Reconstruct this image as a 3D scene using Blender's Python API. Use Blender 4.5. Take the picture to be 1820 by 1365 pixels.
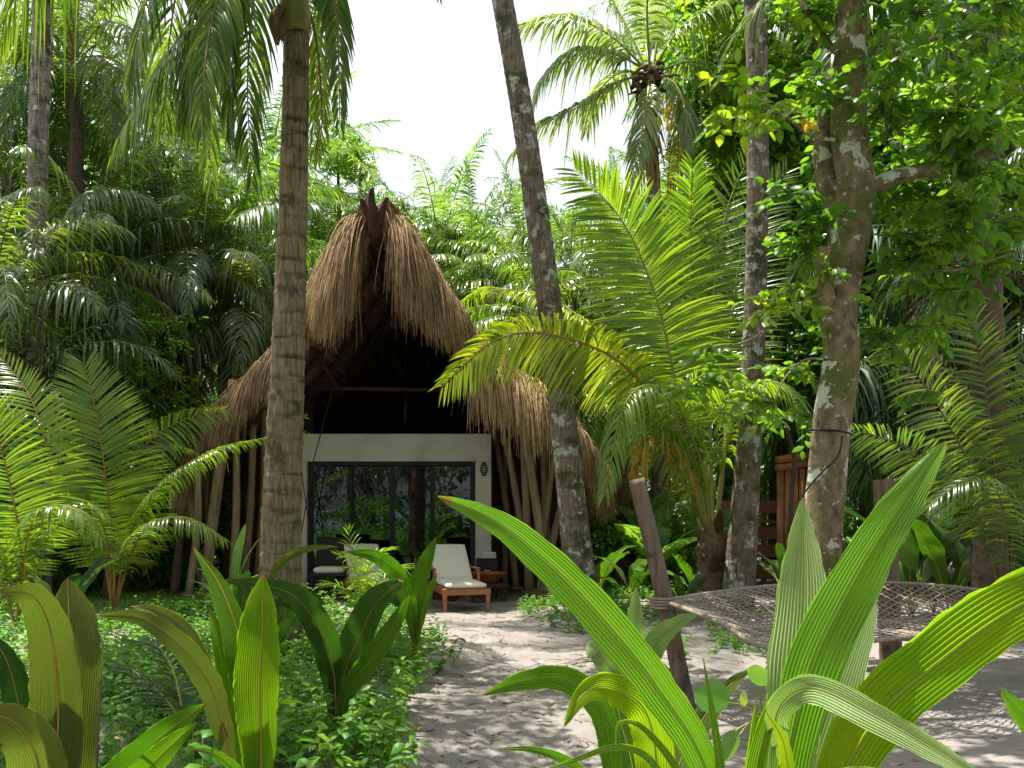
import bpy, math, random
import numpy as np
from mathutils import Vector
random.seed(7); RNG = np.random.default_rng(11)
for o in list(bpy.data.objects): bpy.data.objects.remove(o)
scene = bpy.context.scene
C = scene.collection
# ---------------- camera, world, sun, exposure ----------------
F, HY, CX, CH = 1700.0, 900.0, 910.0, 1.5
cam_d = bpy.data.cameras.new('camera'); cam = bpy.data.objects.new('camera', cam_d); C.objects.link(cam)
cam.location = (0, 0, CH); cam.rotation_euler = (math.pi/2, 0, 0)
cam_d.sensor_width = 36; cam_d.lens = 36*F/1820; cam_d.shift_y = (HY-682.5)/1820
cam_d.clip_end = 3000; cam_d.clip_start = 0.05
scene.camera = cam
SUN_EL, SUN_AZ = 74, -58          # azimuth measured from +Y (away from the camera), negative = to the left
w = bpy.data.worlds.new('World'); scene.world = w; w.use_nodes = True
nt = w.node_tree; sky = nt.nodes.new('ShaderNodeTexSky'); sky.sky_type = 'NISHITA'; sky.sun_disc = False
sky.sun_elevation = math.radians(SUN_EL); sky.sun_rotation = math.radians(SUN_AZ)
sky.air_density = 1.0; sky.dust_density = 2.5; sky.ozone_density = 0.6
bg = nt.nodes['Background']; bg.inputs[1].default_value = 0.15
hz = nt.nodes.new('ShaderNodeHueSaturation'); hz.inputs['Saturation'].default_value = .30; hz.inputs['Value'].default_value = .88
nt.links.new(sky.outputs[0], hz.inputs['Color']); nt.links.new(hz.outputs[0], bg.inputs[0])
sd = bpy.data.lights.new('sun', 'SUN'); sd.energy = 5.0; sd.angle = math.radians(0.5); sd.color = (1.0, 0.95, 0.86)
sun = bpy.data.objects.new('sun', sd); C.objects.link(sun)
e, a = math.radians(SUN_EL), math.radians(SUN_AZ)
sdir = Vector((math.sin(a)*math.cos(e), math.cos(a)*math.cos(e), math.sin(e)))
sun.rotation_euler = sdir.to_track_quat('Z', 'Y').to_euler()
vs = scene.view_settings; vs.view_transform = 'Standard'; vs.look = 'None'; vs.gamma = 1.0; vs.exposure = 1.1
try:
    scene.cycles.max_bounces = 8; scene.cycles.diffuse_bounces = 4; scene.cycles.transmission_bounces = 5; scene.cycles.glossy_bounces = 3
except Exception: pass

def P(x, y, d): return np.array([(x-CX)/F*d, d, CH+(HY-y)/F*d])
def ground_d(y): return CH*F/(y-HY)
def G(x, y):
    p = P(x, y, ground_d(y)); return p
UP = np.array([0, 0, 1.0])
def nrm(v):
    return v/np.maximum(np.linalg.norm(v, axis=-1, keepdims=True), 1e-9)

# ---------------- mesh builder ----------------
class MB:
    def __init__(s): s.v=[]; s.f=[]; s.uv=[]; s.t=[]; s.m=[]; s.n=0
    def add(s, Pt, tone=.5, mat=0, wrap=False, us=1.0):
        Pt = np.asarray(Pt, dtype=np.float32)
        if Pt.ndim == 3: Pt = Pt[None]
        B, m, n, _ = Pt.shape
        idx = np.arange(B*m*n).reshape(B, m, n)+s.n
        if wrap:
            nx = np.roll(idx, -1, axis=2)
            q = np.stack([idx[:,:-1], nx[:,:-1], nx[:,1:], idx[:,1:]], -1).reshape(-1, 4)
        else:
            q = np.stack([idx[:,:-1,:-1], idx[:,:-1,1:], idx[:,1:,1:], idx[:,1:,:-1]], -1).reshape(-1, 4)
        s.v.append(Pt.reshape(-1, 3)); s.f.append(q)
        u, v = np.meshgrid(np.linspace(0,us,n), np.linspace(0,1,m))
        s.uv.append(np.tile(np.stack([u,v],-1).reshape(-1,2), (B,1)).astype(np.float32))
        tt = np.broadcast_to(np.asarray(tone, dtype=np.float32).reshape(-1,1), (B, m*n)).reshape(-1)
        s.t.append(tt); s.m.append(np.full(len(q), mat, dtype=np.int32)); s.n += B*m*n
        return s
    def box(s, c, sz, rot=0, tone=.5, mat=0, bev=0.0, M=None):
        x, y, z = np.array(sz)/2; b = min(bev, x*.9, y*.9, z*.9)
        # stacked rings: bevelled box
        rings = []
        def ring(zz, ins):
            X, Y = x-ins, y-ins
            if b > 0:
                return [(-X,-Y+b,zz),(-X+b,-Y,zz),(X-b,-Y,zz),(X,-Y+b,zz),(X,Y-b,zz),(X-b,Y,zz),(-X+b,Y,zz),(-X,Y-b,zz)]
            return [(-X,-Y,zz),(X,-Y,zz),(X,Y,zz),(-X,Y,zz)]
        zs = [(-z, b), (-z+b, 0), (z-b, 0), (z, b)] if b > 0 else [(-z, 0), (z, 0)]
        for zz, i in zs: rings.append(ring(zz, i))
        k = len(rings[0])
        rings.insert(0, [(0,0,-z)]*k); rings.append([(0,0,z)]*k)
        A = np.array(rings, dtype=float)
        if M is not None: A = A @ np.array(M).T
        cr, sr = math.cos(rot), math.sin(rot)
        A = A @ np.array([[cr, sr, 0],[-sr, cr, 0],[0,0,1]])
        return s.add(A+np.array(c), tone, mat, wrap=True)
    def tube(s, R, r, k=8, tone=.5, mat=0, cap=True):
        R = np.asarray(R, float); M = len(R); r = np.broadcast_to(np.asarray(r, float), (M,)) if np.ndim(r) < 2 else r
        T = nrm(np.gradient(R, axis=0))
        ref = np.array([0,1.,0]) if abs(T[:,1]).mean() < .7 else np.array([1.,0,0])
        A = nrm(np.cross(T, ref)); Bv = np.cross(T, A)
        th = np.linspace(0, 2*np.pi, k, endpoint=False)
        rr = r[:,None] if np.ndim(r) == 1 else r
        ring = R[:,None] + rr[...,None]*(A[:,None]*np.cos(th)[None,:,None] + Bv[:,None]*np.sin(th)[None,:,None])
        if cap:
            ring = np.concatenate([np.repeat(R[:1,None],k,1), ring, np.repeat(R[-1:,None],k,1)], 0)
        return s.add(ring, tone, mat, wrap=True)
    def build(s, name, mats, parent=None, smooth=True):
        me = bpy.data.meshes.new(name)
        v = np.concatenate(s.v); f = np.concatenate(s.f); uv = np.concatenate(s.uv); t = np.concatenate(s.t); m = np.concatenate(s.m)
        me.vertices.add(len(v)); me.vertices.foreach_set('co', v.astype(np.float32).ravel())
        me.loops.add(len(f)*4); me.loops.foreach_set('vertex_index', f.astype(np.int32).ravel())
        me.polygons.add(len(f)); me.polygons.foreach_set('loop_start', np.arange(0, len(f)*4, 4, dtype=np.int32))
        me.polygons.foreach_set('loop_total', np.full(len(f), 4, dtype=np.int32))
        me.update(calc_edges=True)
        l = me.uv_layers.new(name='UVMap'); l.data.foreach_set('uv', uv[f.ravel()].astype(np.float32).ravel())
        at = me.attributes.new('tone', 'FLOAT', 'POINT'); at.data.foreach_set('value', t.astype(np.float32))
        if not isinstance(mats, (list, tuple)): mats = [mats]
        for mm in mats: me.materials.append(mm)
        me.polygons.foreach_set('material_index', m)
        me.polygons.foreach_set('use_smooth', np.full(len(f), smooth))
        me.validate()
        o = bpy.data.objects.new(name, me); C.objects.link(o)
        if parent is not None: o.parent = parent; o.matrix_parent_inverse = parent.matrix_basis.inverted()
        return o

def tag(o, label=None, cat=None, group=None, kind=None):
    if label: o['label'] = label
    if cat: o['category'] = cat
    if group: o['group'] = group
    if kind: o['kind'] = kind
    return o
def thing(name, label, cat, loc=(0,0,0), group=None):
    o = bpy.data.objects.new(name, None); C.objects.link(o); o.location = Vector(loc); o.empty_display_size = .1
    bpy.context.view_layer.update() if False else None
    return tag(o, label, cat, group)
def copy_tree(o, parent=None):
    c = o.copy(); C.objects.link(c)
    if parent is not None: c.parent = parent
    for ch in list(o.children): copy_tree(ch, c)
    return c

def spline(pts, n=40):
    p = np.asarray(pts, float)
    if len(p) == 2: return p[0]+(p[1]-p[0])*np.linspace(0,1,n)[:,None]
    p = np.vstack([2*p[0]-p[1], p, 2*p[-1]-p[-2]])
    seg = np.linalg.norm(np.diff(p[1:-1], axis=0), axis=1); cs = np.concatenate([[0], np.cumsum(seg)]); 
    out = []
    for u in np.linspace(0, cs[-1], n):
        i = min(np.searchsorted(cs, u, side='right')-1, len(seg)-1); t = (u-cs[i])/max(seg[i],1e-9)
        p0, p1, p2, p3 = p[i], p[i+1], p[i+2], p[i+3]
        out.append(.5*((2*p1)+(-p0+p2)*t+(2*p0-5*p1+4*p2-p3)*t*t+(-p0+3*p1-3*p2+p3)*t**3))
    return np.array(out)
def samp(R, t):
    x = np.linspace(0, 1, len(R)); return np.stack([np.interp(t, x, R[:,i]) for i in range(3)], -1)

PALM_W = ([0,.08,.35,.7,1], [.45,.9,1,.7,.04])
OVAL_W = ([0,.15,.45,.75,1], [.1,.75,1,.7,.05])
def strips(mb, base, d, W, L, w, droop=.3, seg=3, K=2, fold=.3, tone=.5, mat=0, prof=PALM_W, curl=None):
    base = np.atleast_2d(base); n = len(base); d = nrm(np.broadcast_to(d, (n,3))); W = np.broadcast_to(W, (n,3))
    W = nrm(W-(W*d).sum(-1, keepdims=True)*d); N = np.cross(d, W)
    L = np.broadcast_to(L, (n,)); w = np.broadcast_to(w, (n,)); droop = np.broadcast_to(droop, (n,))
    s = np.linspace(0, 1, seg+1)[None,:,None]
    Lc, dc = L[:,None,None], droop[:,None,None]
    ctr = base[:,None] + Lc*(d[:,None]*s*(1-.28*np.minimum(dc,1.2)*s) - UP*dc*s*s)
    if curl is not None: ctr = ctr + N[:,None]*Lc*curl*s*s
    wp = np.interp(s[0,:,0], *prof)[None,:,None,None]*w[:,None,None,None]*.5
    k = np.linspace(-1, 1, K)[None,None,:,None]
    Pt = ctr[:,:,None] + W[:,None,None]*wp*k
    if K >= 3: Pt = Pt - N[:,None,None]*wp*fold*(1-np.abs(k))
    mb.add(Pt, tone, mat)

def frame(R, side, roll):
    T = nrm(np.gradient(R, axis=0))
    if isinstance(side, str):      # blade held broadside towards the path
        S = nrm(np.cross(T, nrm(np.array([0,0,CH])-R))); S[:] = nrm(S+S.mean(0)*.5); side = S; S = nrm(side-(side*T).sum(-1, keepdims=True)*T); N = np.cross(S, T)
        if N[:,1].mean() > 0: S, N = -S, -N
        r = np.radians(roll); return T, S*np.cos(r)+N*np.sin(r), N*np.cos(r)-S*np.sin(r)
    if side is None:
        c = np.cross(R[-1]-R[0], UP); side = c if np.linalg.norm(c) > .05*np.linalg.norm(R[-1]-R[0]) else np.array([1.,0,0])
    side = np.asarray(side, float)
    S = nrm(side-(side*T).sum(-1, keepdims=True)*T); N = np.cross(S, T)
    if N[:,2].mean() < 0: S, N = -S, -N
    if np.ndim(roll) or roll:
        r = np.radians(roll); r = np.asarray(r).reshape(-1,1) if np.ndim(r) else r
        S, N = S*np.cos(r)+N*np.sin(r), N*np.cos(r)-S*np.sin(r)
    return T, S, N

def frond(mb, R, n=60, L=.8, w=.03, a0=72, a1=22, lift=.25, droop=.35, t0=.16, side=None, roll=0, seg=4, K=3,
          jit=.08, tone=.5, rr=.02, rng=RNG, gap=0, mats=(0,1), Lp=None, rk=6, rb=None):
    R = spline(R, 48); T, S, N = frame(R, side, roll)
    t = np.linspace(t0, .995, n)
    for sg in (-1, 1):
        keep = rng.random(n) >= gap; tt = np.clip(t[keep]+rng.normal(0, .3/n, keep.sum()), 0, 1); m = len(tt)
        B, Tt, Ss, Nn = samp(R, tt), nrm(samp(T, tt)), nrm(samp(S, tt)), nrm(samp(N, tt))
        q = (tt-t0)/(1-t0)
        ang = np.radians(a0+(a1-a0)*q**1.3 + rng.normal(0, 60*jit, m))[:,None]
        lf = (lift+rng.normal(0, jit, m))[:,None]
        d = Tt*np.cos(ang)+sg*Ss*np.sin(ang)+Nn*lf
        pr = np.interp(q, [0,.12,.4,.75,1], [.5,.85,1,.72,.28] if Lp is None else Lp)
        Ln = L*pr*(1+rng.normal(0, jit, m))
        strips(mb, B+sg*Ss*rr*.4, d, Tt+rng.normal(0, jit*2, (m,3)), Ln, w*np.interp(q,[0,.5,1],[.9,1,.6]), droop*(1+rng.normal(0, jit*2, m))*(.6+.4*pr)*np.where(rng.random(m)<.05, 2.2, 1),
               seg, K, .45, tone+rng.normal(0,.14,m)+(rng.random(m)<.06)*.5, mats[0])
    (rb or mb).tube(R, rr*np.linspace(1, .12, len(R)), rk, tone, 0 if rb else mats[1], cap=False)

def arc(base, az, el, L, bend, n=24, pw=1.25, rng=None):
    t = np.linspace(0, 1, n); an = np.radians(el-bend*t**pw)
    az = math.radians(az)
    h = np.array([math.sin(az), math.cos(az), 0])
    st = L/(n-1)*(np.cos(an)[:,None]*h+np.sin(an)[:,None]*UP)
    return np.asarray(base)+np.vstack([[0,0,0], np.cumsum(st[:-1], 0)])

# ---------------- materials ----------------
def mat_new(name):
    m = bpy.data.materials.new(name); m.use_nodes = True; n = m.node_tree.nodes; n.clear()
    return m, n, m.node_tree.links
def nd(n, t, **k):
    x = n.new(t)
    for a_, b_ in k.items():
        if a_.startswith('i_'):
            x.inputs[a_[2:].replace('_', ' ')].default_value = b_
        else: setattr(x, a_, b_)
    return x
def ramp(n, pts, interp='LINEAR'):
    r = n.new('ShaderNodeValToRGB'); r.color_ramp.interpolation = interp; el = r.color_ramp.elements
    while len(el) < len(pts): el.new(.5)
    for e_, (p_, c_) in zip(el, pts): e_.position = p_; e_.color = (*c_, 1) if len(c_) == 3 else c_
    return r
def leaf_mat(name, c0, c1, c2, tr=.4, trc=None, rough=.38, spec=.5, stripes=0, vein=(.35,.4,.06), patch=None, oi=.25):
    """c0..c2 run over the per-leaflet tone; translucent light passes through"""
    m, n, l = mat_new(name)
    at = nd(n, 'ShaderNodeAttribute', attribute_name='tone')
    geo = nd(n, 'ShaderNodeTexCoord'); noi = nd(n, 'ShaderNodeTexNoise'); noi.inputs['Scale'].default_value = 1.7; noi.inputs['Detail'].default_value = 3
    l.new(geo.outputs['Object'], noi.inputs['Vector'])
    inf = nd(n, 'ShaderNodeObjectInfo')
    a1 = nd(n, 'ShaderNodeMath', operation='MULTIPLY_ADD'); l.new(noi.outputs['Fac'], a1.inputs[0]); a1.inputs[1].default_value = .9; a1.inputs[2].default_value = -.45-oi/2
    a2 = nd(n, 'ShaderNodeMath', operation='MULTIPLY_ADD'); l.new(inf.outputs['Random'], a2.inputs[0]); a2.inputs[1].default_value = oi; l.new(a1.outputs[0], a2.inputs[2])
    a3 = nd(n, 'ShaderNodeMath', operation='ADD'); l.new(at.outputs['Fac'], a3.inputs[0]); l.new(a2.outputs[0], a3.inputs[1])
    r = ramp(n, [(0, c0), (.5, c1), (1, c2)]); l.new(a3.outputs[0], r.inputs[0]); col = r.outputs[0]
    uv = nd(n, 'ShaderNodeUVMap'); sx = nd(n, 'ShaderNodeSeparateXYZ'); l.new(uv.outputs[0], sx.inputs[0])
    bump_src = None
    if stripes:
        mu = nd(n, 'ShaderNodeMath', operation='MULTIPLY'); l.new(sx.outputs[0], mu.inputs[0]); mu.inputs[1].default_value = stripes
        fr = nd(n, 'ShaderNodeMath', operation='FRACT'); l.new(mu.outputs[0], fr.inputs[0])
        rp = ramp(n, [(0,(1,1,1)),(.07,(.6,.6,.6)),(.14,(0,0,0)),(.46,(0,0,0)),(.5,(.35,.35,.35)),(.54,(0,0,0)),(.9,(0,0,0)),(1,(1,1,1))]); l.new(fr.outputs[0], rp.inputs[0])
        mx = nd(n, 'ShaderNodeMix', data_type='RGBA'); l.new(rp.outputs[0], mx.inputs[0]); l.new(col, mx.inputs[6]); mx.inputs[7].default_value = (*vein, 1); col = mx.outputs[2]
        # fine longitudinal streaks
        mp = nd(n, 'ShaderNodeMapping'); mp.inputs['Scale'].default_value = (4 if stripes == 1 else stripes*5, 3, 1); l.new(uv.outputs[0], mp.inputs[0])
        ns = nd(n, 'ShaderNodeTexNoise'); ns.inputs['Scale'].default_value = 1.0; ns.inputs['Detail'].default_value = 3; l.new(mp.outputs[0], ns.inputs['Vector'])
        hs = nd(n, 'ShaderNodeHueSaturation'); l.new(col, hs.inputs['Color'])
        vv = nd(n, 'ShaderNodeMapRange'); l.new(ns.outputs['Fac'], vv.inputs[0]); vv.inputs[1].default_value=.25; vv.inputs[2].default_value=.75; vv.inputs[3].default_value=.75; vv.inputs[4].default_value=1.25
        l.new(vv.outputs[0], hs.inputs['Value']); col = hs.outputs[0]; bump_src = ns.outputs['Fac']
        # browned margins, tip and spots
        np_ = nd(n, 'ShaderNodeTexNoise'); np_.inputs['Scale'].default_value = 34; np_.inputs['Detail'].default_value = 6; l.new(geo.outputs['Object'], np_.inputs['Vector'])
        tv = nd(n, 'ShaderNodeMapRange'); l.new(sx.outputs[1], tv.inputs[0]); tv.inputs[1].default_value=.965; tv.inputs[2].default_value=1.0; tv.inputs[3].default_value=0; tv.inputs[4].default_value=.35
        ad = nd(n, 'ShaderNodeMath', operation='ADD'); l.new(np_.outputs['Fac'], ad.inputs[0]); l.new(tv.outputs[0], ad.inputs[1])
        rb = ramp(n, [(.69,(0,0,0)),(.74,(1,1,1))]); l.new(ad.outputs[0], rb.inputs[0])
        mb_ = nd(n, 'ShaderNodeMix', data_type='RGBA'); l.new(rb.outputs[0], mb_.inputs[0]); l.new(col, mb_.inputs[6]); mb_.inputs[7].default_value = (.22,.13,.04,1); col = mb_.outputs[2]
    if patch:
        npz = nd(n, 'ShaderNodeTexNoise'); npz.inputs['Scale'].default_value = patch[1]; npz.inputs['Detail'].default_value = 4; l.new(geo.outputs['Object'], npz.inputs['Vector'])
        rz = ramp(n, [(.5,(0,0,0)),(.68,(1,1,1))]); l.new(npz.outputs['Fac'], rz.inputs[0])
        mz = nd(n, 'ShaderNodeMix', data_type='RGBA'); l.new(rz.outputs[0], mz.inputs[0]); l.new(col, mz.inputs[6]); mz.inputs[7].default_value = (*patch[0], 1); col = mz.outputs[2]
    b = nd(n, 'ShaderNodeBsdfPrincipled'); l.new(col, b.inputs['Base Color']); b.inputs['Roughness'].default_value = rough; b.inputs['Specular IOR Level'].default_value = spec
    if bump_src is not None:
        bp = nd(n, 'ShaderNodeBump'); bp.inputs['Strength'].default_value = .25; bp.inputs['Distance'].default_value = .002; l.new(bump_src, bp.inputs['Height']); l.new(bp.outputs[0], b.inputs['Normal'])
    t_ = nd(n, 'ShaderNodeBsdfTranslucent')
    tm = nd(n, 'ShaderNodeMix', data_type='RGBA', blend_type='MULTIPLY'); tm.inputs[0].default_value = 1; l.new(col, tm.inputs[6]); tm.inputs[7].default_value = (*(trc or (3.4,3.0,.8)), 1); tm.clamp_result = False
    l.new(tm.outputs[2], t_.inputs[0])
    ms = nd(n, 'ShaderNodeMixShader'); ms.inputs[0].default_value = tr; l.new(b.outputs[0], ms.inputs[1]); l.new(t_.outputs[0], ms.inputs[2])
    o = nd(n, 'ShaderNodeOutputMaterial'); l.new(ms.outputs[0], o.inputs[0]); return m

def solid(name, c0, c1, rough=.8, scale=8, stretch=(1,1,1), bump=.3, bdist=.01, spec=.3, extra=None, tonew=0.0, detail=6, coord='Object'):
    m, n, l = mat_new(name)
    tc = nd(n, 'ShaderNodeTexCoord'); mp = nd(n, 'ShaderNodeMapping'); mp.inputs['Scale'].default_value = stretch; l.new(tc.outputs[coord], mp.inputs[0])
    no = nd(n, 'ShaderNodeTexNoise'); no.inputs['Scale'].default_value = scale; no.inputs['Detail'].default_value = detail; no.inputs['Roughness'].default_value = .65; l.new(mp.outputs[0], no.inputs['Vector'])
    fac = no.outputs['Fac']
    if tonew:
        at = nd(n, 'ShaderNodeAttribute', attribute_name='tone')
        x = nd(n, 'ShaderNodeMath', operation='MULTIPLY_ADD'); l.new(at.outputs['Fac'], x.inputs[0]); x.inputs[1].default_value = tonew; x.inputs[2].default_value = -tonew/2
        y = nd(n, 'ShaderNodeMath', operation='ADD'); l.new(x.outputs[0], y.inputs[0]); l.new(fac, y.inputs[1]); fac2 = y.outputs[0]
    else: fac2 = fac
    r = ramp(n, [(.3, c0), (.7, c1)]); l.new(fac2, r.inputs[0]); col = r.outputs[0]
    if extra:   # patches: (colour, scale, lo, hi)
        for (c, sc, lo, hi) in extra:
            nz = nd(n, 'ShaderNodeTexNoise'); nz.inputs['Scale'].default_value = sc; nz.inputs['Detail'].default_value = 5; nz.inputs['Roughness'].default_value=.6; l.new(tc.outputs[coord], nz.inputs['Vector'])
            rz = ramp(n, [(lo,(0,0,0)),(hi,(1,1,1))]); l.new(nz.outputs['Fac'], rz.inputs[0])
            mz = nd(n, 'ShaderNodeMix', data_type='RGBA'); l.new(rz.outputs[0], mz.inputs[0]); l.new(col, mz.inputs[6]); mz.inputs[7].default_value = (*c, 1); col = mz.outputs[2]
    b = nd(n, 'ShaderNodeBsdfPrincipled'); l.new(col, b.inputs['Base Color']); b.inputs['Roughness'].default_value = rough; b.inputs['Specular IOR Level'].default_value = spec
    if bump:
        bp = nd(n, 'ShaderNodeBump'); bp.inputs['Strength'].default_value = bump; bp.inputs['Distance'].default_value = bdist; l.new(fac, bp.inputs['Height']); l.new(bp.outputs[0], b.inputs['Normal'])
    o = nd(n, 'ShaderNodeOutputMaterial'); l.new(b.outputs[0], o.inputs[0]); return m

L_BRIGHT = leaf_mat('young_coconut_leaflets', (.075,.145,.015), (.13,.22,.02), (.23,.30,.03), tr=.48, rough=.25, spec=.8, trc=(2.6,2.7,.7))
L_GOLD = leaf_mat('golden_green_leaflets', (.10,.17,.015), (.18,.25,.02), (.32,.34,.03), tr=.5, rough=.27, spec=.8, trc=(2.2,2.1,.6))
L_WHITISH = leaf_mat('whitish_green_leaflets', (.10,.17,.05), (.17,.24,.08), (.30,.34,.13), tr=.4, rough=.25, spec=.9, trc=(2.2,2.3,1.0))  # paler, whiter green for the fronds of the high crown
L_PALM = leaf_mat('palm_leaflets', (.028,.07,.014), (.06,.125,.018), (.15,.22,.03), tr=.44, rough=.27, spec=.9)
L_FAR = leaf_mat('jungle_palm_leaflets', (.045,.095,.022), (.08,.155,.03), (.19,.28,.05), tr=.4, trc=(2.6,2.7,.8), rough=.28, spec=.9, oi=.5)
L_FOREST = leaf_mat('forest_leaves', (.03,.08,.018), (.05,.13,.022), (.12,.22,.03), tr=.45, rough=.4)
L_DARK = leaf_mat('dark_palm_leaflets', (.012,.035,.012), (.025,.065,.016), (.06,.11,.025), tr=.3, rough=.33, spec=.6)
L_YELLOW = leaf_mat('yellowing_leaflets', (.30,.22,.02), (.45,.30,.03), (.55,.38,.05), tr=.5, trc=(1.4,1.2,.6))
L_BROWN = leaf_mat('dead_leaflets', (.12,.09,.06), (.2,.15,.1), (.3,.23,.16), tr=.2, trc=(1.2,1.1,.9), rough=.7)
L_BROAD = leaf_mat('broad_tree_leaves', (.035,.10,.014), (.075,.18,.02), (.20,.30,.025), tr=.46, rough=.4, spec=.4)
L_BROADY = leaf_mat('yellow_green_tree_leaves', (.05,.12,.012), (.12,.22,.02), (.30,.34,.03), tr=.45, rough=.4, spec=.4)
L_COVER = leaf_mat('undergrowth_leaves', (.035,.11,.018), (.065,.19,.022), (.17,.30,.03), tr=.38, rough=.45, spec=.3)
L_BANANA = leaf_mat('banana_leaf', (.05,.15,.03), (.08,.21,.035), (.16,.30,.04), tr=.42, rough=.35, stripes=26, vein=(.14,.25,.05))
TG = (2.0,2.6,.7)
B_GREEN = leaf_mat('pleated_leaf_green', (.035,.11,.012), (.07,.17,.014), (.13,.25,.02), tr=.3, trc=TG, rough=.27, spec=.6, stripes=1, vein=(.30,.38,.05))
B_SHEEN = leaf_mat('pleated_leaf_pale_sheen', (.16,.23,.09), (.23,.31,.14), (.32,.40,.19), tr=.18, trc=TG, rough=.26, spec=1.0, stripes=1, vein=(.36,.42,.14))  # whitish sky gloss put into the base colour
B_OLIVE = leaf_mat('pleated_leaf_olive', (.06,.10,.02), (.10,.145,.03), (.16,.19,.045), tr=.25, trc=(1.9,2.2,.7), rough=.24, spec=.9, stripes=1, vein=(.26,.25,.09), patch=((.15,.14,.04), 3.5))
B_LIT = leaf_mat('pleated_leaf_backlit', (.07,.16,.012), (.12,.22,.014), (.20,.30,.02), tr=.42, trc=(2.3,2.7,.6), rough=.3, stripes=1, vein=(.22,.29,.03), patch=((.22,.27,.015), 2.2))  # lit copy of the green leaf: backlight glow put into a yellower base
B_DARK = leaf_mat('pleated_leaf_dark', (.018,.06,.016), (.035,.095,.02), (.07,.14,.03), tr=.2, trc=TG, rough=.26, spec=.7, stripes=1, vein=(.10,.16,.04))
STEM_G = solid('green_stem', (.16,.19,.04), (.3,.3,.07), rough=.45, scale=5, bump=0)
STEM_O = solid('orange_stem', (.22,.12,.03), (.4,.22,.05), rough=.45, scale=6, bump=0)
STEM_B = solid('brown_rachis', (.1,.08,.03), (.2,.17,.06), rough=.6, scale=6, bump=0)
TWIG = solid('twig_bark', (.05,.035,.02), (.13,.1,.07), rough=.9, scale=20, bump=.3)
BOOT = solid('palm_fibre', (.06,.035,.02), (.22,.14,.09), rough=.95, scale=14, stretch=(1,1,.25), bump=.8, tonew=.5)
def trunk_mat(name, c0, c1, dark, ringd, extra):
    m = solid(name, c0, c1, rough=.9, scale=22, stretch=(1,1,.22), bump=.9, bdist=.02, extra=extra)
    n, l = m.node_tree.nodes, m.node_tree.links
    b = next(x for x in n if x.type == 'BSDF_PRINCIPLED'); src = b.inputs['Base Color'].links[0].from_socket
    at = nd(n, 'ShaderNodeAttribute', attribute_name='ring')
    mx = nd(n, 'ShaderNodeMix', data_type='RGBA'); mu = nd(n, 'ShaderNodeMath', operation='MULTIPLY'); mu.inputs[1].default_value = ringd
    l.new(at.outputs['Fac'], mu.inputs[0]); l.new(mu.outputs[0], mx.inputs[0]); l.new(src, mx.inputs[6]); mx.inputs[7].default_value = (*dark, 1)
    # vertical cracks
    tc = next(x for x in n if x.type == 'TEX_COORD'); mp = nd(n, 'ShaderNodeMapping'); mp.inputs['Scale'].default_value = (46,46,3.2); l.new(tc.outputs['Object'], mp.inputs[0])
    v = nd(n, 'ShaderNodeTexNoise'); v.inputs['Scale'].default_value = 1.3; v.inputs['Detail'].default_value = 3; l.new(mp.outputs[0], v.inputs['Vector'])
    rv = ramp(n, [(.40,(.30,.30,.30)),(.52,(1,1,1))]); l.new(v.outputs['Fac'], rv.inputs[0])
    m2 = nd(n, 'ShaderNodeMix', data_type='RGBA', blend_type='MULTIPLY'); m2.inputs[0].default_value = .6; l.new(mx.outputs[2], m2.inputs[6]); l.new(rv.outputs[0], m2.inputs[7])
    l.new(m2.outputs[2], b.inputs['Base Color']); return m
T_BROWN = trunk_mat('coconut_bark_brown', (.13,.098,.055), (.31,.24,.14), (.018,.012,.008), 1.0, [((.06,.045,.03), 3.2, .56, .66), ((.11,.13,.05), 1.6, .60, .72)])
T_GREY = trunk_mat('coconut_bark_grey', (.15,.12,.10), (.33,.29,.26), (.05,.04,.035), .6, [((.09,.06,.045), 4.5, .5, .6), ((.45,.45,.42), 8, .60, .64)])
T_LICH = trunk_mat('coconut_bark_lichen', (.12,.09,.06), (.27,.22,.17), (.05,.035,.025), .6, [((.07,.075,.03), 3.5, .5, .6), ((.42,.43,.38), 5.0, .56, .60)])
T_TREE = solid('tree_bark_lichen', (.08,.056,.03), (.31,.235,.135), rough=.88, scale=11, stretch=(1,1,.6), bump=.8, bdist=.03, extra=[((.10,.115,.03), 2.3, .48, .60), ((.05,.035,.02), 5.5, .58, .70), ((.5,.51,.44), 3.6, .59, .615), ((.42,.42,.35), 14, .62, .65)])
T_FAR = solid('jungle_trunk', (.05,.035,.025), (.14,.1,.07), rough=.95, scale=9, stretch=(1,1,2), bump=.6)
THATCH = solid('thatch_straw', (.12,.068,.033), (.52,.35,.185), rough=.85, scale=9, bump=0, tonew=1.0, spec=.25)
THATCH_IN = solid('thatch_underside', (.18,.10,.055), (.50,.30,.17), rough=.95, scale=16, stretch=(1,.3,1), bump=.7, bdist=.03)  # lighter than real straw, standing in for bounce light under the roof
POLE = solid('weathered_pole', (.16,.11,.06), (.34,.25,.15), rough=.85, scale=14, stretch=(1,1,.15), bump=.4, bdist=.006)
POLE_G = solid('grey_driftwood', (.075,.052,.035), (.22,.155,.115), rough=.88, scale=20, stretch=(1,1,.1), bump=.9, bdist=.012, extra=[((.06,.045,.035), 5, .58, .66)])
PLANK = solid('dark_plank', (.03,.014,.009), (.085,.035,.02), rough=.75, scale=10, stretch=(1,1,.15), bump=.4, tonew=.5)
WHITE = solid('painted_render', (.46,.43,.36), (.54,.50,.42), rough=.85, scale=3, bump=.15, bdist=.004, extra=[((.36,.32,.25), 1.7, .5, .75)])
DARKF = solid('dark_frame', (.008,.008,.008), (.015,.014,.014), rough=.5, scale=10, bump=0)
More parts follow.
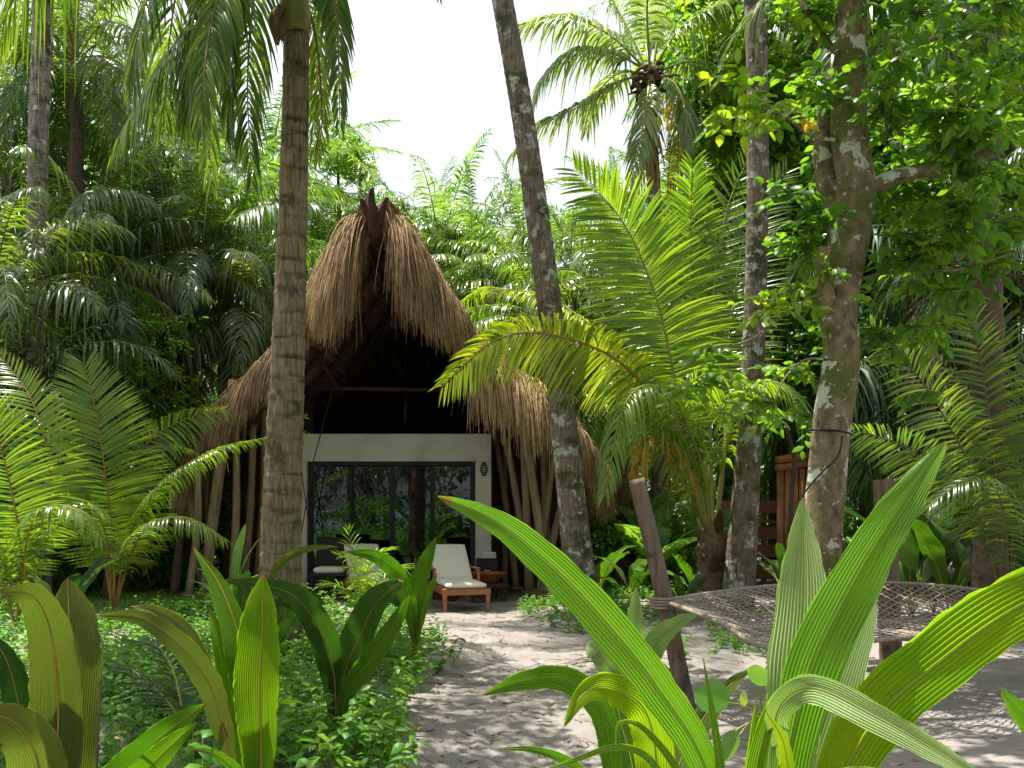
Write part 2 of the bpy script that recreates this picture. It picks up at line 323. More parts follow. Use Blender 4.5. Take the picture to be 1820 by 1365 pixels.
TEAK = solid('teak', (.20,.06,.025), (.38,.13,.05), rough=.45, scale=10, stretch=(1,.15,1), bump=.2, bdist=.003, spec=.5)
REDW = solid('red_brown_boards', (.20,.075,.05), (.32,.13,.09), rough=.7, scale=8, stretch=(.2,1,1), bump=.3, bdist=.004, tonew=.3)
LOGR = solid('orange_logs', (.22,.08,.035), (.42,.18,.08), rough=.65, scale=10, stretch=(1,1,.2), bump=.4, bdist=.006)
CLOTH = solid('cushion_canvas', (.55,.51,.43), (.66,.62,.54), rough=.95, scale=60, bump=.15, bdist=.002, tonew=.1)
ROPE = solid('net_rope', (.15,.12,.095), (.35,.29,.24), rough=.9, scale=60, bump=.4, bdist=.003, tonew=.4)
CABLE = solid('black_cable', (.012,.012,.012), (.02,.02,.02), rough=.5, scale=5, bump=0)
DRY = solid('dry_litter', (.09,.055,.035), (.3,.2,.13), rough=.95, scale=12, bump=0, tonew=.9)
# sand
SAND = solid('sand', (.185,.163,.148), (.29,.263,.24), rough=.95, scale=2.2, bump=.5, bdist=.05, spec=.15, extra=[((.15,.13,.115), 1.1, .58, .75), ((.16,.12,.10), 17, .64, .70)], detail=10)
def _sand():
    n, l = SAND.node_tree.nodes, SAND.node_tree.links
    b = next(x for x in n if x.type == 'BSDF_PRINCIPLED'); tc = next(x for x in n if x.type == 'TEX_COORD')
    n1 = nd(n, 'ShaderNodeTexNoise'); n1.inputs['Scale'].default_value = 9; n1.inputs['Detail'].default_value = 8; n1.inputs['Roughness'].default_value = .6; n1.inputs['Distortion'].default_value = .5; l.new(tc.outputs['Object'], n1.inputs['Vector'])
    n2 = nd(n, 'ShaderNodeTexNoise'); n2.inputs['Scale'].default_value = 180; n2.inputs['Detail'].default_value = 3; l.new(tc.outputs['Object'], n2.inputs['Vector'])
    old = b.inputs['Normal'].links[0].from_node
    b1 = nd(n, 'ShaderNodeBump'); b1.inputs['Strength'].default_value = .45; b1.inputs['Distance'].default_value = .022; l.new(n1.outputs['Fac'], b1.inputs['Height']); l.new(old.outputs[0], b1.inputs['Normal'])
    b2 = nd(n, 'ShaderNodeBump'); b2.inputs['Strength'].default_value = .5; b2.inputs['Distance'].default_value = .004; l.new(n2.outputs['Fac'], b2.inputs['Height']); l.new(b1.outputs[0], b2.inputs['Normal'])
    l.new(b2.outputs[0], b.inputs['Normal'])
_sand()
def glass_mat():
    m, n, l = mat_new('tinted_glass'); g = nd(n, 'ShaderNodeBsdfGlossy'); g.inputs['Roughness'].default_value = .015; g.inputs['Color'].default_value = (.8,.88,1,1)
    t = nd(n, 'ShaderNodeBsdfTransparent'); t.inputs[0].default_value = (.35,.36,.38,1)
    fr = nd(n, 'ShaderNodeFresnel'); fr.inputs['IOR'].default_value = 1.95
    no = nd(n, 'ShaderNodeTexNoise'); no.inputs['Scale'].default_value = 1.2; bp = nd(n, 'ShaderNodeBump'); bp.inputs['Strength'].default_value = .05; bp.inputs['Distance'].default_value = .02
    tc = nd(n, 'ShaderNodeTexCoord'); l.new(tc.outputs['Object'], no.inputs['Vector']); l.new(no.outputs['Fac'], bp.inputs['Height']); l.new(bp.outputs[0], g.inputs['Normal'])
    ms = nd(n, 'ShaderNodeMixShader'); l.new(fr.outputs[0], ms.inputs[0]); l.new(t.outputs[0], ms.inputs[1]); l.new(g.outputs[0], ms.inputs[2])
    o = nd(n, 'ShaderNodeOutputMaterial'); l.new(ms.outputs[0], o.inputs[0]); return m
GLASS = glass_mat()

# ---------------- ground and sea ----------------
def gh(x, y):
    x = np.asarray(x, float); y = np.asarray(y, float)
    z = .018*np.sin(1.3*x+.7*y)+.014*np.sin(2.9*x-1.7*y+1)+.012*np.sin(.9*y-2.1*x+2)+.006*np.sin(7*x+3*y)*np.sin(5*y-2*x)
    z = z + .10/(1+np.exp(((x+.55-.10*(y-6)))*5))*np.exp(-((y-7)/5.)**2)
    z = z + .16*np.exp(-(((x-.75)/.55)**2+((y-12.6)/.9)**2)) + .09*np.exp(-(((x-1.2)/.9)**2+((y-14.2)/1.5)**2))
    return z*np.exp(-((x/60)**2+(y/60)**2))
q = np.sinh(np.linspace(-7.2, 7.2, 420))/np.sinh(7.2)*420
gx = q; gy = q+6
X, Y = np.meshgrid(gx, gy); Z = gh(X, Y); Z = Z + .005*np.random.default_rng(5).normal(size=X.shape)*np.exp(-((X/12)**2+((Y-6)/14)**2))
rf = np.random.default_rng(3)
for i in range(150):
    fy = 3+rf.random()**1.3*11; fx = np.interp(fy,[3,6,10,13],[.6,.6,.2,-.3])+rf.normal(0,.75); an = rf.normal(0,.5); ca, sa = math.cos(an), math.sin(an)
    u = ((X-fx)*ca+(Y-fy)*sa)/.055; v = (-(X-fx)*sa+(Y-fy)*ca)/.13; d2 = u*u+v*v
    Z = Z - .013*np.exp(-d2**1.5)+.006*np.exp(-((np.sqrt(d2)-1.5)/.4)**2)
Z = np.where(Y < -17, Z-np.clip((-17-Y)*.06, 0, 3), Z)
m_ = MB(); m_.add(np.stack([X, Y, Z], -1)); g_ = m_.build('sand_ground', SAND); tag(g_, 'greyish sand ground and path between the plants', kind='structure')
SEA = solid('sea_water', (.03,.10,.16), (.05,.15,.22), rough=.12, scale=.6, stretch=(.3,1,1), bump=.5, bdist=.1, spec=.6)
m_ = MB(); m_.add(np.array([[[-400,-400,-.25],[400,-400,-.25]],[[-400,-20,-.25],[400,-20,-.25]]], float)); tag(m_.build('sea', SEA), 'blue sea beyond the beach, seen mirrored in the glass door', kind='structure')

# ---------------- the thatched hut ----------------
HX = -1.98
hut = thing('thatched_hut', 'steep thatched beach hut with white framed glass door and overhanging straw gable', 'hut', (HX, 16.3, 0))
PRF = np.array([(0.02,5.93,14.05),(.17,5.74,14.0),(.60,5.14,14.3),(1.18,4.29,14.7),(1.68,3.74,15.0),(2.24,3.36,15.4),(2.68,3.06,15.6),(3.08,2.60,15.8),(3.42,2.08,16.0)])
def prof(u):
    x = np.linspace(0, 1, len(PRF)); S_ = spline(PRF, 100); return samp(S_, u)
YB = 24.0
def roof_pt(u, v, sg, off=0.0):
    """u 0..1 ridge->eave, v 0..1 front->back, off = outward offset"""
    p = prof(u); a_, z_, yf = p[...,0], p[...,1], p[...,2]
    dp = prof(np.clip(u+.01,0,1))-prof(np.clip(u-.01,0,1)); nx, nz = -dp[...,1], dp[...,0]; ln = np.hypot(nx, nz)
    zz = z_ + (np.where(sg < 0, .12, 0))*np.sin(np.pi*np.clip(u,0,1)) - 0*v
    zz = zz - .9*v*(1-u)**2          # the ridge dips behind the raised prow
    return np.stack([HX+sg*(a_+off*nx/ln), yf+(YB-yf)*v, zz+off*np.abs(nz)/ln], -1)
ug, vg = np.meshgrid(np.linspace(0,1,40), np.linspace(0,1,30), indexing='ij')
def roof_surf(off, mat, name):
    mb = MB()
    for sg in (-1, 1):
        u_ = ug.ravel(); v_ = vg.ravel()
        Q = roof_pt(u_, v_, sg, off).reshape(40,30,3); Q = Q + RNG.normal(0,.012,Q.shape); mb.add(Q, .3)
    return mb
mb = roof_surf(.16, THATCH, 'o')
for sg in (-1, 1):    # front rake thickness
    u_ = np.linspace(0,1,60); A = roof_pt(u_, np.zeros(60), sg, .16); B = roof_pt(u_, np.zeros(60), sg, 0.0); mb.add(np.stack([A,B],1)+RNG.normal(0,.01,(60,2,3)), .25)
    B2 = roof_pt(np.ones(30), np.linspace(0,1,30), sg, 0); A2 = roof_pt(np.ones(30), np.linspace(0,1,30), sg, .16); mb.add(np.stack([A2,B2],1), .25)
roof = mb.build('roof', THATCH, hut)
# loose straw over the outer slope and hanging fringe
def strand_set(mb, n, sg, umin, umax, v0, v1, Lf, seg=5, w=.009, fwd=.35, toneb=.5, droopy=1.0, along=.38):
    u = RNG.uniform(umin, umax, n); v = RNG.uniform(v0, v1, n)
    base = roof_pt(u, v, sg, RNG.uniform(-.02,.16,n)) + RNG.normal(0,.02,(n,3))
    d = roof_pt(np.clip(u+.03,0,1), v, sg, .2)-roof_pt(u, v, sg, .2)+1e-6
    d = nrm(d)*along + np.array([0,-fwd,0]) + RNG.normal(0,.10,(n,3))
    clump = np.sin(u*61+sg)*.5+np.sin(u*23+2*sg)*.5
    L = Lf(u)*(1+.18*clump)*RNG.uniform(.55,1.12,n)
    tone = np.clip(toneb+RNG.normal(0,.22,n)+.10*clump, 0, 1)
    strips(mb, base, d, np.array([1.,0,0])+RNG.normal(0,.5,(n,3)), L*.76, w*RNG.uniform(.6,1.5,n), RNG.uniform(.75,1.25,n)*droopy, seg, 2, tone=tone, prof=([0,.5,1],[1,1,.3]))
mb = MB()
for sg in (-1, 1):
    strand_set(mb, 13000, sg, .045, .56, 0, .03, lambda u: np.interp(u,[0,.08,.2,.35,.5,.56],[.85,1.2,.78,.45,.42,.45]))
    strand_set(mb, 7500, sg, .5, 1.0, 0, .03, lambda u: np.interp(u,[.5,.62,.8,1],[.6,.62,.6,.6]))
    if sg > 0:
        n = 3000; tq = RNG.random(n)[:,None]; bb = P(838,640,15.15)*(1-tq)+P(985,708,15.5)*tq+RNG.normal(0,.05,(n,3))
        strips(mb, bb, np.array([.1,-.3,0])+RNG.normal(0,.1,(n,3)), np.array([1.,0,0])+RNG.normal(0,.5,(n,3)), RNG.uniform(.45,1.0,n)*.85*(1+.15*np.sin(tq[:,0]*40)), .014, 1.05, 5, 2, tone=np.clip(RNG.normal(.6,.17,n),0,1), prof=([0,.5,1],[1,1,.3]))
    strand_set(mb, 2600, sg, .96, 1.0, 0, .25, lambda u: .75+0*u, fwd=.05)
mb.build('straw_fringe', THATCH, roof)
mb = MB()
for sg in (-1, 1):
    n = 9000
    u = RNG.uniform(0.0, 1, n); v = RNG.uniform(0, .55, n)
    base = roof_pt(u, v, sg, .15)+RNG.normal(0,.012,(n,3)); d = nrm(roof_pt(np.clip(u+.03,0,1.0), v, sg, .23)-roof_pt(np.clip(u-.02,0,1), v, sg, .21)+1e-6)+RNG.normal(0,.10,(n,3))
    strips(mb, base, d, np.array([0,1.,0])+RNG.normal(0,.3,(n,3)), RNG.uniform(.25,.5,n), .014, .12, 2, 2, tone=np.clip(RNG.normal(.55,.2,n),0,1), prof=([0,1],[1,.3]))
mb.build('straw_layer', THATCH, roof)
# underside with thatch rows, battens and rafters
mb = MB()
for sg in (-1, 1):
    Q = roof_pt(ug.ravel(), vg.ravel(), sg, -.02).reshape(40,30,3); mb.add(Q, .3)
    for i in range(26):   # overlapping leaf rows seen from below
        u0 = .03+i*.037; vv = np.linspace(0.002,.9,40)
        A = roof_pt(np.full(40,u0), vv, sg, -.03); B = roof_pt(np.full(40,min(u0+.03,1)), vv, sg, -.11)+RNG.normal(0,.012,(40,3)); mb.add(np.stack([A,B],1), .5)
mb.build('thatch_underside', THATCH_IN, roof)
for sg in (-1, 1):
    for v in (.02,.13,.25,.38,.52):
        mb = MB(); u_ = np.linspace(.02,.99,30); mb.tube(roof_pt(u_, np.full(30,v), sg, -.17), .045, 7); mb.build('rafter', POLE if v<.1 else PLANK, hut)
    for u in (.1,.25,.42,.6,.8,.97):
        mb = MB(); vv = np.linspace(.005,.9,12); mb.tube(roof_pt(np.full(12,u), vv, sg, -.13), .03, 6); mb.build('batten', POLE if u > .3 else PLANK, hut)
# prow at the top of the gable: bound stump of ridge poles
mb = MB(); t0 = P(660,348,13.9)
mb.tube(spline([P(668,420,14.0), P(664,385,13.8), P(660,356,13.75), P(661,334,13.7)], 12), np.linspace(.11,.035,12), 8)
mb.tube(spline([P(668,400,13.9), P(648,368,13.8), P(642,352,13.75)], 8), np.linspace(.09,.03,8), 7)
mb.tube(spline([P(668,400,13.9), P(682,368,13.8), P(688,350,13.75)], 8), np.linspace(.09,.03,8), 7)
mb.build('ridge_finial', PLANK, hut)
mb = MB(); mb.tube(spline([(HX,14.2,5.9),(HX,18,5.6),(HX,23.5,4.9)], 20), .09, 8); mb.build('ridge_pole', PLANK, hut)
mb = MB(); n=900   # cap straw round the prow
for sg in (-1,1): strand_set(mb, 900, sg, 0.0, .07, 0, .06, lambda u: .4+0*u, fwd=.1, toneb=.45)
vv = np.linspace(.01,1,24); Rr = roof_pt(np.zeros(24), vv, 1, 0); Rr[:,0] = HX; Rr[:,2] += .12; mb.tube(Rr[2:]+RNG.normal(0,.015,(22,3)), .15, 9, tone=.35)
mb.build('cap_straw', THATCH, roof)
# beams
mb = MB(); mb.tube([P(545,690,16.1), P(800,693,16.1)], .035, 8); mb.build('cross_beam', PLANK, hut)
mb = MB(); mb.tube([P(548,600,15.6), P(600,690,16.0)], .04, 8); mb.build('brace', PLANK, hut)
# white rendered front with the sliding door
D = 16.3
def wx(px, d=D): return (px-CX)/F*d
def wz(py, d=D): return CH+(HY-py)/F*d
xl, xr, zt = wx(533), wx(873), wz(771); ol, orr, oz = wx(545), wx(845), wz(820)
mb = MB()
mb.box(((xl+xr)/2, D+.15, (zt+oz)/2), (xr-xl, .3, zt-oz), bev=.006)
mb.box(((xl+ol)/2, D+.15, oz/2-.0015), (ol-xl, .298, oz-.003), bev=.006)
mb.box(((xr+orr)/2, D+.15, oz/2-.0015), (xr-orr, .298, oz-.003), bev=.006)
mb.build('wall', WHITE, hut, smooth=False)
door = MB(); fw = .055
for x in (ol+fw/2, orr-fw/2): door.box((x, D+.16, oz/2+.04), (fw, .10, oz-.09), bev=.004)
door.box(((ol+orr)/2, D+.16, oz-.035), (orr-ol-.002, .11, .064), bev=.004); door.box(((ol+orr)/2, D+.16, .03), (orr-ol-.002, .12, .05), bev=.004)
dobj = door.build('glass_door', DARKF, hut, smooth=False)
xs = np.linspace(ol+fw, orr-fw, 5)
for i in range(4):
    mb = MB(); x0, x1 = xs[i], xs[i+1]; yy = D+.14+(.05 if i in (1,2) else 0)
    mb.box(((x0+x1)/2, yy, oz/2), (x1-x0-.05, .012, oz-.16)); mb.build('pane', GLASS, dobj, smooth=False)
    mb = MB()
    for x in (x0+.02, x1-.02): mb.box((x, yy, oz/2-.01), (.042, .04, oz-.13), bev=.003)
    mb.build('sash_stile', DARKF, dobj, smooth=False)
# dark room, plank walls either side and behind
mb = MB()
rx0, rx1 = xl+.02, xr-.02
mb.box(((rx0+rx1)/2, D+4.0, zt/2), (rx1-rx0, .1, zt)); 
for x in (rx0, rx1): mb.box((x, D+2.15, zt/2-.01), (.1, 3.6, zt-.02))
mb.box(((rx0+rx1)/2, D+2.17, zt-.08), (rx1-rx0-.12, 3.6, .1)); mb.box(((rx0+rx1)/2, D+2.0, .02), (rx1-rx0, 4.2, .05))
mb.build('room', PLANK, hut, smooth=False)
mb = MB()
for sg in (-1, 1):
    x0 = xr+.02 if sg > 0 else xl-.02
    for i in range(10):
        x = x0+sg*(.09+i*.17); a_ = abs(x-HX); 
        if a_ > 3.35: break
        zt_ = float(np.interp(a_, PRF[:,0], PRF[:,1]))-.15
        mb.box((x, 17.6+.02*(i%2), zt_/2), (.16, .05, zt_), tone=RNG.random(), bev=.006)
    for k in range(24):
        yy = 17.8+k*.25; mb.box((HX+sg*3.2, yy, 1.35), (.05, .24, 2.7), tone=RNG.random(), bev=.006)
for i in range(34):
    x = HX-3.3+i*.2; a_ = abs(x-HX); zt_ = float(np.interp(a_, PRF[:,0], PRF[:,1]))-.1
    mb.box((x, 23.0+.02*(i%2), zt_/2), (.19, .05, zt_), tone=RNG.random())
for sg in (-1,1):
    u_ = np.linspace(0,1,20); A = roof_pt(u_, np.full(20,.93), sg, .05); B = A.copy(); B[:,2] = 0; B[:,0] = A[:,0]; mb.add(np.stack([A,B],1), .1)
mb.build('plank_wall', PLANK, hut, smooth=False)
# tilted posts: (top px, foot px, depth top, depth foot, radius)
for i, (x0,y0,x1,y1,d0,d1,r) in enumerate([(925,740,975,1064,15.6,15.6,.075),(930,800,940,1052,15.9,16.2,.07),(985,830,960,985,15.9,15.9,.06),(900,800,945,1050,16.3,16.6,.065),(880,800,918,1040,16.9,17.1,.06),
        (965,790,972,1040,16.4,16.6,.065),(1012,862,962,1062,15.8,15.8,.06),(895,770,897,1030,17.2,17.4,.055),
        (415,700,362,1065,15.6,15.8,.095),(418,760,412,1060,15.9,16.0,.07),(450,780,432,1055,16.2,16.4,.07),(352,830,335,1068,15.6,15.6,.065),(332,840,362,1062,15.9,15.9,.06),(470,740,455,1052,16.6,16.8,.06)]):
    a0, a1 = P(x0,y0-25,d0), P(x1,y1,d1); a1[2] = .02
    md = (a0+a1)/2+RNG.normal(0,.03,3)
    mb = MB(); mb.tube(spline([a0, md, a1], 14), np.linspace(r*.85, r*1.05, 14)*(1+RNG.normal(0,.03,14)), 10, cap=True)
    p_ = mb.build('post', POLE, hut)
    mb = MB(); mb.box((a1[0], a1[1], .04), (r*3, r*3, .07), rot=RNG.uniform(0,1), bev=.015); mb.build('foot', POLE, p_)
for (x0,y0,x1,y1,d0,d1) in [(592,560,540,740,15.3,15.9),(592,690,558,815,15.8,15.9),(558,815,535,950,15.9,15.9),(530,800,565,1040,15.9,15.9)]:
    mb = MB(); mb.tube([P(x0,y0,d0), P(x1,y1,d1)], .009, 6); mb.build('bracing_rope', PLANK, hut)
# wall lantern (oval openwork) and pendant in the loft
mb = MB(); c_ = np.array([wx(860), D-.03, wz(834)])
for k in range(6):
    zz = c_[2]-.10+k*.04; th = np.linspace(0, 2*np.pi, 13); r_ = .055*math.sin(math.pi*(k+.9)/6.8)+.012
    mb.tube(np.stack([c_[0]+r_*np.cos(th), c_[1]+.02+.5*r_*np.sin(th), np.full(13, zz)], -1), .006, 5, cap=False)
for k in range(6):
    th = 2*math.pi*k/6; q_ = np.linspace(0, 1, 9); mb.tube(np.stack([c_[0]+.062*np.sin(q_*np.pi)*math.cos(th), c_[1]+.02+.03*np.sin(q_*np.pi)*math.sin(th), c_[2]-.12+.24*q_], -1), .006, 5)
mb.build('wall_lantern', DARKF, hut)
mb = MB(); c_ = P(721,728,17.2)
mb.tube([c_+UP*1.6, c_+UP*.25], .008, 5); mb.tube(spline([c_+UP*.25, c_+UP*.1, c_, c_-UP*.2, c_-UP*.25], 12), np.interp(np.linspace(0,1,12),[0,.3,.6,1],[.02,.06,.045,.06]), 10)
mb.build('pendant_lamp', DARKF, hut)
mb = MB(); mb.box(((xl+xr)/2-.2, D-.55, .07), (2.6, 1.0, .14), bev=.01); mb.build('terrace_step', PLANK, hut, smooth=False)

# ---------------- terrace furniture ----------------
def lounger(label, x, y, rot, group='sun loungers on the sand before the hut'):
    t = thing('sun_lounger', label, 'sun lounger', (0,0,0), group)
    mb = MB()
    for s in (-1, 1): mb.box((s*.30, .78, .27), (.045, 1.56, .09), bev=.006)
    for yy in (0.02, .8, 1.54): mb.box((0, yy, .268), (.555, .04, .085), bev=.005)
    for k in range(9): mb.box((0, .1+k*.1, .302), (.55, .06, .018), bev=.003)
    mb.build('frame', TEAK, t, smooth=False)
    for sx in (-.30, .30):
        for yy in (.03, 1.5):
            mb = MB(); A = np.array([[ [ (sx+dx*wd), yy+dy*wd, z ] for dx, dy in ((-1,-1),(1,-1),(1,1),(-1,1))] for z, wd in ((0,.018),(.03,.02),(.31,.034))]); A = np.concatenate([np.repeat(A[:1].mean(1,keepdims=True),4,1), A, np.repeat(A[-1:].mean(1,keepdims=True),4,1)]); mb.add(A, wrap=True); mb.build('leg', TEAK, t, smooth=False)
    for s in (-1, 1):
        mb = MB(); mb.box((s*.325, .98, .54), (.05, .5, .025), bev=.006); mb.box((s*.325, .76, .42), (.035, .045, .24), bev=.004); mb.build('armrest', TEAK, t, smooth=False)
    mb = MB()
    L_, ang = .78, math.radians(38)
    R_ = lambda p: (p[0], .98+p[1]*math.cos(ang)-p[2]*math.sin(ang), .33+p[1]*math.sin(ang)+p[2]*math.cos(ang))
    for k in range(8): 
        c = R_((0,.05+k*.095,0)); ca, sa = math.cos(ang), math.sin(ang)
        mb.box(c, (.56,.06,.018), M=[[1,0,0],[0,ca,-sa],[0,sa,ca]])
    mb.build('backrest', TEAK, t, smooth=False)
    def cushion(Lc, wdt, th, f):
        n, m2 = 26, 16; s = np.linspace(0,1,n); k = np.linspace(0, 2*np.pi, 28, endpoint=False)
        ce = np.sign(np.cos(k))*np.abs(np.cos(k))**.35; se = np.sign(np.sin(k))*np.abs(np.sin(k))**.55
        rings = []
        for si in s:
            e_ = min(1, (min(si, 1-si)*Lc/.035+.02))**.5; puff = 1+.06*math.sin(si*9*math.pi)
            rings.append([f((ce[j]*wdt/2*(.96+.04*e_), si*Lc, th/2+se[j]*th/2*e_*puff)) for j in range(28)])
        A = np.array(rings); return np.concatenate([np.repeat(A[:1].mean(1,keepdims=True),28,1), A, np.repeat(A[-1:].mean(1,keepdims=True),28,1)])
    mb = MB(); mb.add(cushion(.98,.57,.075, lambda p: (p[0], p[1], .315+p[2])), .5, wrap=True); mb.build('seat_cushion', CLOTH, t)
    mb = MB(); mb.add(cushion(.80,.56,.075, lambda p: R_((p[0], p[1]-.01, p[2]+.012))), .4, wrap=True); mb.build('back_cushion', CLOTH, t)
    t.location = (x, y, float(gh(x,y))); t.rotation_euler = (0,0,rot); return t
p_ = P(829,1090,13.0)
lounger('cream cushioned teak sun lounger at the end of the sand path', p_[0], 13.1, math.radians(14))
l2 = lounger('sun lounger half hidden behind the coconut sprouts, left of the other lounger', wx(672,14.0), 14.0, math.radians(18))
p_ = P(868,1052,15.2)
t = thing('low_bench', 'low dark wooden bench under the wooden bowl beside the white wall', 'bench', (p_[0],15.2,0))
mb = MB(); mb.box((p_[0],15.2,.25), (.62,.42,.07), bev=.01); mb.build('seat', PLANK, t, smooth=False)
for s in (-1,1):
    mb = MB(); mb.box((p_[0]+s*.25,15.2,.108), (.06,.36,.212), bev=.008); mb.build('leg', PLANK, t, smooth=False)
mb = MB(); k = np.linspace(0,1,14); prf = np.stack([np.interp(k,[0,.5,.52,1],[.12,.31,.30,.10]), np.interp(k,[0,.5,.52,1],[0,.17,.17,.03])],-1); th = np.linspace(0,2*np.pi,28,endpoint=False)
c_ = (p_[0],15.2,.288); A = np.stack([c_[0]+prf[:,0,None]*np.cos(th), c_[1]+prf[:,0,None]*np.sin(th)*.8, c_[2]+prf[:,1,None]+0*th],-1); A = np.concatenate([np.repeat(A[:1].mean(1,keepdims=True),28,1),A,np.repeat(A[-1:].mean(1,keepdims=True),28,1)])
mb.add(A, wrap=True); tag(mb.build('wooden_bowl', TEAK), 'glossy red-brown wooden bowl on the low bench', 'bowl')
p_ = P(866,1000,15.75)
t = thing('side_cabinet', 'black cabinet standing at the right end of the white wall', 'cabinet', (p_[0],15.9,0))
mb = MB(); mb.box((p_[0],15.85,.42), (.36,.36,.44), bev=.012); mb.build('box', DARKF, t, smooth=False)
for s in (-1,1):
    mb = MB(); mb.box((p_[0]+s*.15,15.85,.099), (.04,.3,.196), bev=.003); mb.build('leg', DARKF, t, smooth=False)
mb = MB(); mb.box((p_[0],15.66,.44), (.10,.02,.03), bev=.004); mb.build('handle', WHITE, t, smooth=False)
mb = MB()
for k in range(3): mb.box((p_[0]+.02,15.82,.66+k*.034), (.26-.01*k,.2,.032), bev=.012, rot=.05*k)
tag(mb.build('folded_towels', CLOTH), 'pale folded towels on top of the black cabinet', 'towels')
t = thing('terrace_chair', 'dark wooden armchair in the shade left of the glass door middle', 'chair', (wx(590,15.3),15.3,0))
cx_ = wx(590,15.3)
mb = MB(); mb.box((cx_,15.3,.42), (.6,.55,.05), bev=.01); mb.build('seat', DARKF, t, smooth=False)
mb = MB(); mb.box((cx_,15.58,.72), (.6,.05,.55), bev=.02); mb.build('backrest', DARKF, t, smooth=False)
for sx in (-.27,.27):
    for sy in (-.24,.24):
        mb = MB(); mb.box((cx_+sx,15.3+sy,.197), (.05,.05,.39), bev=.004); mb.build('leg', DARKF, t, smooth=False)
mb = MB(); mb.box((cx_,15.28,.49), (.5,.5,.09), bev=.03); tag(mb.build('seat_pad', CLOTH), 'pale pad on the dark chair behind the palm sprouts', 'cushion')

# ---------------- trunks ----------------
def ringed_trunk(name_, pts, rad, matl, parent, spacing=.11, depth=.05, k=20, seed=1, k_ang=None):
    """palm stem with raised leaf-scar rings"""
    rg = np.random.default_rng(seed); R0 = spline(pts, 60); Lt = np.linalg.norm(np.diff(R0,axis=0),axis=1).sum()
    M = int(Lt/.022); R = samp(R0, np.linspace(0,1,M)); s = np.linspace(0,Lt,M)
    ed = [0.0]
    while ed[-1] < Lt: ed.append(ed[-1]+spacing*rg.uniform(.55,1.5))
    ed = np.array(ed); th = np.linspace(0,2*np.pi,k,endpoint=False)
    tilt = rg.uniform(-.035,.035,len(ed)); ph = rg.uniform(0,6.28,len(ed))
    i = np.searchsorted(ed, s, side='right')-1
    saw = np.zeros((M,k)); rng_ = np.zeros((M,k))
    for j in range(k):
        ss = s+tilt[i]*np.cos(th[j]+ph[i])+.012*np.sin(3*th[j]+ph[i]); ii = np.clip(np.searchsorted(ed, ss, side='right')-1,0,len(ed)-2)
        f = np.clip((ss-ed[ii])/(ed[ii+1]-ed[ii]),0,1); saw[:,j] = f**5+.25*np.exp(-((f-.5)/.3)**2)*0; rng_[:,j] = np.clip(1-np.abs(f-.05)/(.15+.13*((ii*31)%7)/7.),0,1)**.5*(.45+.55*((ii*7919)%13)/13.)*(.72+.28*np.sin(th[j]*2+ii*2.3))
    r = np.interp(s/Lt, np.linspace(0,1,len(rad)), rad)[:,None]*(1+depth*(saw-.5)+rg.normal(0,.006,(M,k)))
    mb = MB(); mb.tube(R, r, k, cap=False); o = mb.build(name_, matl, parent)
    at = o.data.attributes.new('ring','FLOAT','POINT'); at.data.foreach_set('value', rng_.astype(np.float32).ravel()); return o
CROWN = 'palm_crown'
def palm_crown(seed, n=20, L=3.6, mat=L_FAR, leafL=.7, nl=46, w=.045, elmax=80, elmin=-35, bend=(60,110), K=2, seg=3, droop=.6, jit=.10, lift=.2, dead=0, a0=75, gapr=.03):
    rg = np.random.default_rng(seed); mb = MB()
    for i in range(n):
        f = i/(n-1); el = elmax+(elmin-elmax)*f**.9+rg.normal(0,6); az = i*137.5+rg.normal(0,12)
        Lf = L*(.75+.25*math.sin(math.pi*min(1,f+.2)))*rg.uniform(.85,1.1)
        R = arc((0,0,0), az, el, Lf, rg.uniform(*bend)*(.6+.4*(1-f)), rng=rg)
        frond(mb, R, nl, leafL*rg.uniform(.85,1.1), w, a0=a0, lift=lift, droop=droop, K=K, seg=seg, jit=jit, tone=.5+rg.normal(0,.12)-.12*f, rr=.02, rng=rg, gap=gapr, roll=rg.normal(0,14), mats=((2 if f > 1-dead else 0),1), rk=4)
    return mb
def crown_mesh(seed, **k):
    matl = k.get('mat', L_FAR); o = palm_crown(seed, **k).build(CROWN, [matl, STEM_B, L_BROWN]); me = o.data; bpy.data.objects.remove(o); return me
def put(me, name, parent, loc, rz=0, sc=1.0, tilt=(0,0)):
    o = bpy.data.objects.new(name, me); C.objects.link(o); o.parent = parent; o.location = loc; o.rotation_euler = (tilt[0],tilt[1],rz); o.scale = (sc,sc,sc); return o

# big coconut palm in front of the hut
def px_trunk(pl, d): return [P(x,y,dd) for (x,y,dd) in [(a_[0],a_[1],(a_[2] if len(a_)>2 else d)) for a_ in pl]]
cp = thing('coconut_palm', 'thick ringed coconut palm trunk standing left of the hut door, drooping fronds at its top', 'palm tree', P(505,1165,9.6), 'coconut palms')
ringed_trunk('trunk', px_trunk([(500,1175),(498,1030),(503,850),(511,650),(518,450),(524,250),(527,60)],9.6), [.235,.215,.20,.185,.17,.155,.145,.135,.13], T_BROWN, cp, spacing=.17, depth=.065, k=28, seed=3)
mb = MB(); mb.tube(spline(px_trunk([(527,64),(524,20),(522,-60),(520,-150)],9.6), 16), np.array([.12,.15,.16,.155,.15,.145,.14,.13,.12,.11,.1,.09,.08,.07,.06,.05]), 20); mb.build('crownshaft', solid('crownshaft_green', (.16,.17,.04), (.28,.26,.07), rough=.4, scale=6, stretch=(1,1,.2), bump=.1), cp)
